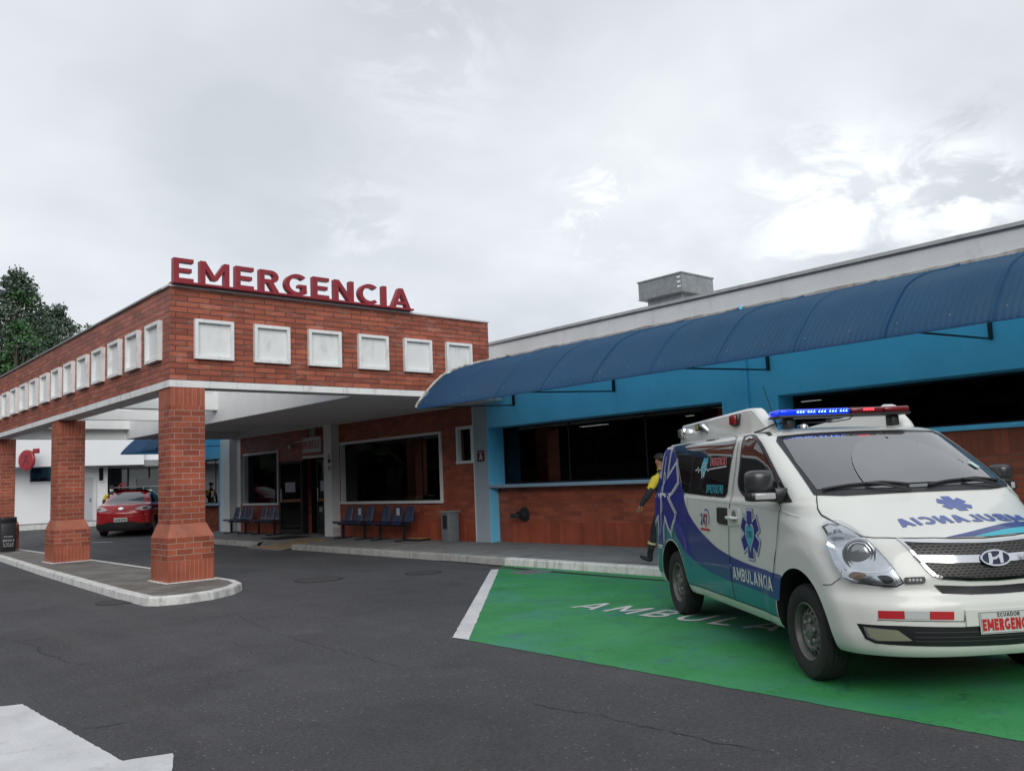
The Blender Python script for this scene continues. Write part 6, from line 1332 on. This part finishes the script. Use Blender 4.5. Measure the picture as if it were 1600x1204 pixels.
mb = MB(); mb.box((11.4, 44.85, .3), (11.48, 44.9, 2.52), m_grey); mb.box((12.28, 44.82, .3), (12.42, 44.9, 2.52), m_grey); mb.box((11.48, 44.85, 2.46), (12.28, 44.9, 2.52), m_grey); W_(mb, 'door_frame', fb)
mb = MB(); mb.box((11.48, 44.86, .43), (12.28, 44.895, 2.46), dg_); o = W_(mb, 'door', fb); mb = MB(); mb.box((12.12, 44.82, 1.33), (12.18, 44.86, 1.48), m_metal); mb.build('handle', o)
mb = MB()                                    # glazed front in the recess
for x in (13.0, 13.35, 14.25, 15.3, 16.6): mb.box((x, 46.08, .3), (x + .07, 46.16, 2.95), m_black)
mb.box((13.0, 46.08, 2.95), (17, 46.16, 3.0), fbm); W_(mb, 'glazing_frame', fb)
for x0, x1 in ((13.07, 13.35), (13.42, 14.25), (14.32, 15.3), (15.37, 16.6)):
    mb = MB(); mb.box((x0, 46.11, .4), (x1, 46.12, 2.94), m_vwin if x0 < 14.3 else M('pale_pane', (0.25, 0.28, 0.28), 0.1, spec=.8)); W_(mb, 'glazing_pane', fb)
mb = MB(); mb.box((14.7, 46.06, 1.6), (17, 46.07, 2.4), m_vwin);  W_(mb, 'dark_opening', fb)
mb = MB(); [mb.box((12.96, 43.6 + .01, 3.03), (12.97, 43.61, 3.04), fbm)]
g = thing('glass_balustrade', 'low clear glass balustrade in front of the white building behind the red car', 'balustrade', (14.6, 43.6, .43))
mb = MB(); mb.box((-1.8, -.01, .05), (2.2, .01, 1.5), m_gclear); mb.build('glass_panel', g); mb = MB(); mb.box((-1.8, -.02, 1.5), (2.2, .02, 1.53), m_metal); mb.build('rail', g)
for x in (-1.8, -.4, 1.0): MB().box((x, -.025, 0), (x + .04, .025, 1.5), m_metal).build('post', g)
g = thing('round_sign', 'round red sign with a dark emblem hanging from the white building', 'sign', (9.05, 43.2, 3.30), R(-60))
MB().lathe([(.0005, -.07), (.42, -.07), (.46, -.04), (.46, .04), (.42, .07), (.0005, .07)], m_red, axis='y', n=36).build('disc', g)
mb = MB(); fr = planeframe((-.25, -.075, -.22), (1, 0, 0), (0, 0, 1)); dk = M('emblem_dark', (0.10, 0.03, 0.04), 0.5)
for p in (_stroke((.05, .0), (.25, .22), .05), _stroke((.25, .22), (.45, .02), .05), _stroke((.25, .18), (.25, .45), .06), _stroke((.12, .32), (.40, .40), .04)): mb.prism(p, dk, fr, .004)
mb.build('emblem', g); MB().bevbox((.30, .0, .28), (.62, .12, .50), .03, m_red).build('bracket', g)
g = thing('valve_wheel', 'small round red valve wheel behind the masked guard', 'valve', (13.35, 43.9, 1.95))
mb = MB().lathe([(.16, -.03), (.20, -.03), (.20, .03), (.16, .03), (.16, -.03)], m_red, axis='y', n=20); mb.box((-.17, -.02, -.02), (.17, .02, .02), m_red); mb.box((-.02, -.02, -.17), (.02, .02, .17), m_red); mb.build('wheel_rim', g)

# ------------------------------------------------------------------ street lamp head above the trees' edge
g = thing('street_lamp', 'street lamp head reaching in from the left in front of the trees', 'street lamp', (4.9, 37, 0))
MB().tube([(0, 0, 0), (0, 0, 8.6), (.15, .05, 9.2), (.7, .1, 9.5), (1.3, .1, 9.58)], [.10, .07, .06, .045, .035], m_galv, 10).build('pole', g)
mb = MB(); bm = bmesh.new(); bmesh.ops.create_uvsphere(bm, u_segments=20, v_segments=12, radius=1); mb.add([(1.62 + .42 * v.co.x, .1 + .16 * v.co.y, 9.60 + (.12 if v.co.z > 0 else .05) * v.co.z) for v in bm.verts], [[v.index for v in f.verts] for f in bm.faces], M('lamp_housing', (0.62, 0.64, 0.66), 0.4), True); bm.free(); mb.build('head', g)
MB().bevbox((1.30, -.02, 9.52), (1.98, .22, 9.57), .02, M('lamp_lens', (0.06, 0.05, 0.12), 0.2)).build('lens', g)

# ------------------------------------------------------------------ trees behind the canopy
m_leafs = [M('leaf_' + n, c, 0.55, var=0.25, vscale=1.5) for n, c in (('dark', (0.042, 0.076, 0.052)), ('mid', (0.070, 0.112, 0.072)), ('pale', (0.115, 0.16, 0.11)), ('fresh', (0.045, 0.125, 0.035)))]
m_bark = M('bark', (0.085, 0.07, 0.055), 0.9, var=0.3, vscale=4, bump=0.6)
def tree(name, lab, x, y, h, z0, rad, seed, nclump, density=1.0, leaf=.14, zbase=.35, fresh=0.15, conical=.5):
    rr = random.Random(seed); g = thing(name, lab, 'tree', (x, y, z0), 0, 'trees behind the canopy')
    mt = MB(); top = h * .93; lean = rr.uniform(-.3, .3)
    trunk = [(lean * t * t * 1.5 + .1 * math.sin(5 * t), .12 * math.sin(3 * t + seed), h * .93 * t) for t in [i / 8 for i in range(9)]]
    mt.tube(trunk, [.26 * (1 - .9 * i / 8) * h / 12 + .02 for i in range(9)], m_bark, 10)
    clumps = []
    for i in range(nclump):
        t = zbase + (1 - zbase) * (i + rr.random()) / nclump; a = rr.uniform(0, 2 * math.pi)
        env = rad * (math.sin(math.pi * min(1, (t - zbase) / (1 - zbase) * .80 + .20)) ** .7) * (1 - conical * (t - zbase) / (1 - zbase)); d = env * rr.uniform(.35, 1.0) * (1.0 if rr.random() < .85 else 1.2)
        k = min(8, int(t * 8)); bx, by, bz = trunk[min(8, k)]; cx_, cy_, cz_ = bx + d * math.cos(a), by + d * math.sin(a), h * t + rr.uniform(-.3, .3)
        s = rad * rr.uniform(.14, .27) * (1.15 - .5 * t); clumps.append((cx_, cy_, cz_, s))
        if d > .5: b0 = trunk[max(1, k - 1)]; mt.tube([b0, ((b0[0] + cx_) / 2, (b0[1] + cy_) / 2, (b0[2] + cz_) / 2 + .1), (cx_, cy_, cz_)], [.055, .035, .012], m_bark, 5, caps=False)
    mt.build('trunk', g)
    clumps += [(trunk[-1][0], trunk[-1][1], h * .97, rad * .13), (trunk[-1][0] + .1, trunk[-1][1], h * .90, rad * .17)]
    V = []; F = []; mats = []
    cr_ = MB()
    per = {i: ([], []) for i in range(4)}
    for cx_, cy_, cz_, s in clumps:
        tone = rr.choice([0, 0, 1, 1, 2]) if rr.random() > fresh else 3
        for _ in range(int(150 * density * (s / .6) ** 2) + 12):
            u = Vector((rr.gauss(0, 1), rr.gauss(0, 1), rr.gauss(0, 1))).normalized() * (rr.random() ** .45); p = Vector((cx_ + u.x * s, cy_ + u.y * s, cz_ + u.z * s * .85))
            n = Vector((rr.gauss(0, 1), rr.gauss(0, 1), rr.gauss(.4, 1))).normalized(); a = n.orthogonal().normalized(); b = n.cross(a); th = rr.uniform(0, 6.28); a, b = a * math.cos(th) + b * math.sin(th), b * math.cos(th) - a * math.sin(th)
            l = leaf * rr.uniform(.7, 1.4); tn = tone if rr.random() < .8 else rr.choice([0, 1, 2]); vv, ff = per[tn]; o = len(vv)
            vv += [p, p + a * l * .5 + b * l * .35, p + a * l, p + a * l * .5 - b * l * .35]; ff.append([o, o + 1, o + 2, o + 3])
    for i, (vv, ff) in per.items():
        if vv: cr_.add(vv, ff, m_leafs[i])
    # crown without normal recalculation cost
    o = cr_.build('crown', g); return g
tree('broadleaf_tree', 'tallest tree behind the canopy with a pointed open crown', 11.6, 58, 15.3, 0, 3.9, 11, 190, .62, .18, .30, .1, .42)
tree('broadleaf_tree', 'loose crowned tree with its top just right of the tallest tree', 14.2, 60, 13.7, 0, 3.2, 5, 120, .75, .16, .34, .1, .15)
tree('broadleaf_tree', 'small dark tree top peeping over the canopy edge farthest right', 14.6, 54, 11.55, 0, 1.3, 8, 26, 1.0, .16, .5, 0, .4)
tree('broadleaf_tree', 'tall tree at the left edge partly behind the street lamp', 8.9, 60, 15.3, 0, 3.2, 21, 120, .65, .18, .30, .1, .3)
tree('broadleaf_tree', 'bright green bushy tree low in front of the tallest tree', 10.9, 53, 11.0, 0, 3.0, 31, 70, 1.6, .17, .40, .6, .30)
tree('broadleaf_tree', 'dark bushy tree low at the left edge behind the parapet', 8.2, 55, 10.6, 0, 3.0, 44, 55, 1.4, .18, .40, .3, .30)
tree('broadleaf_tree', 'low broad green tree between the bright bush and the loose tree', 13.2, 56, 11.2, 0, 2.3, 51, 55, 1.5, .17, .45, .45, .25)
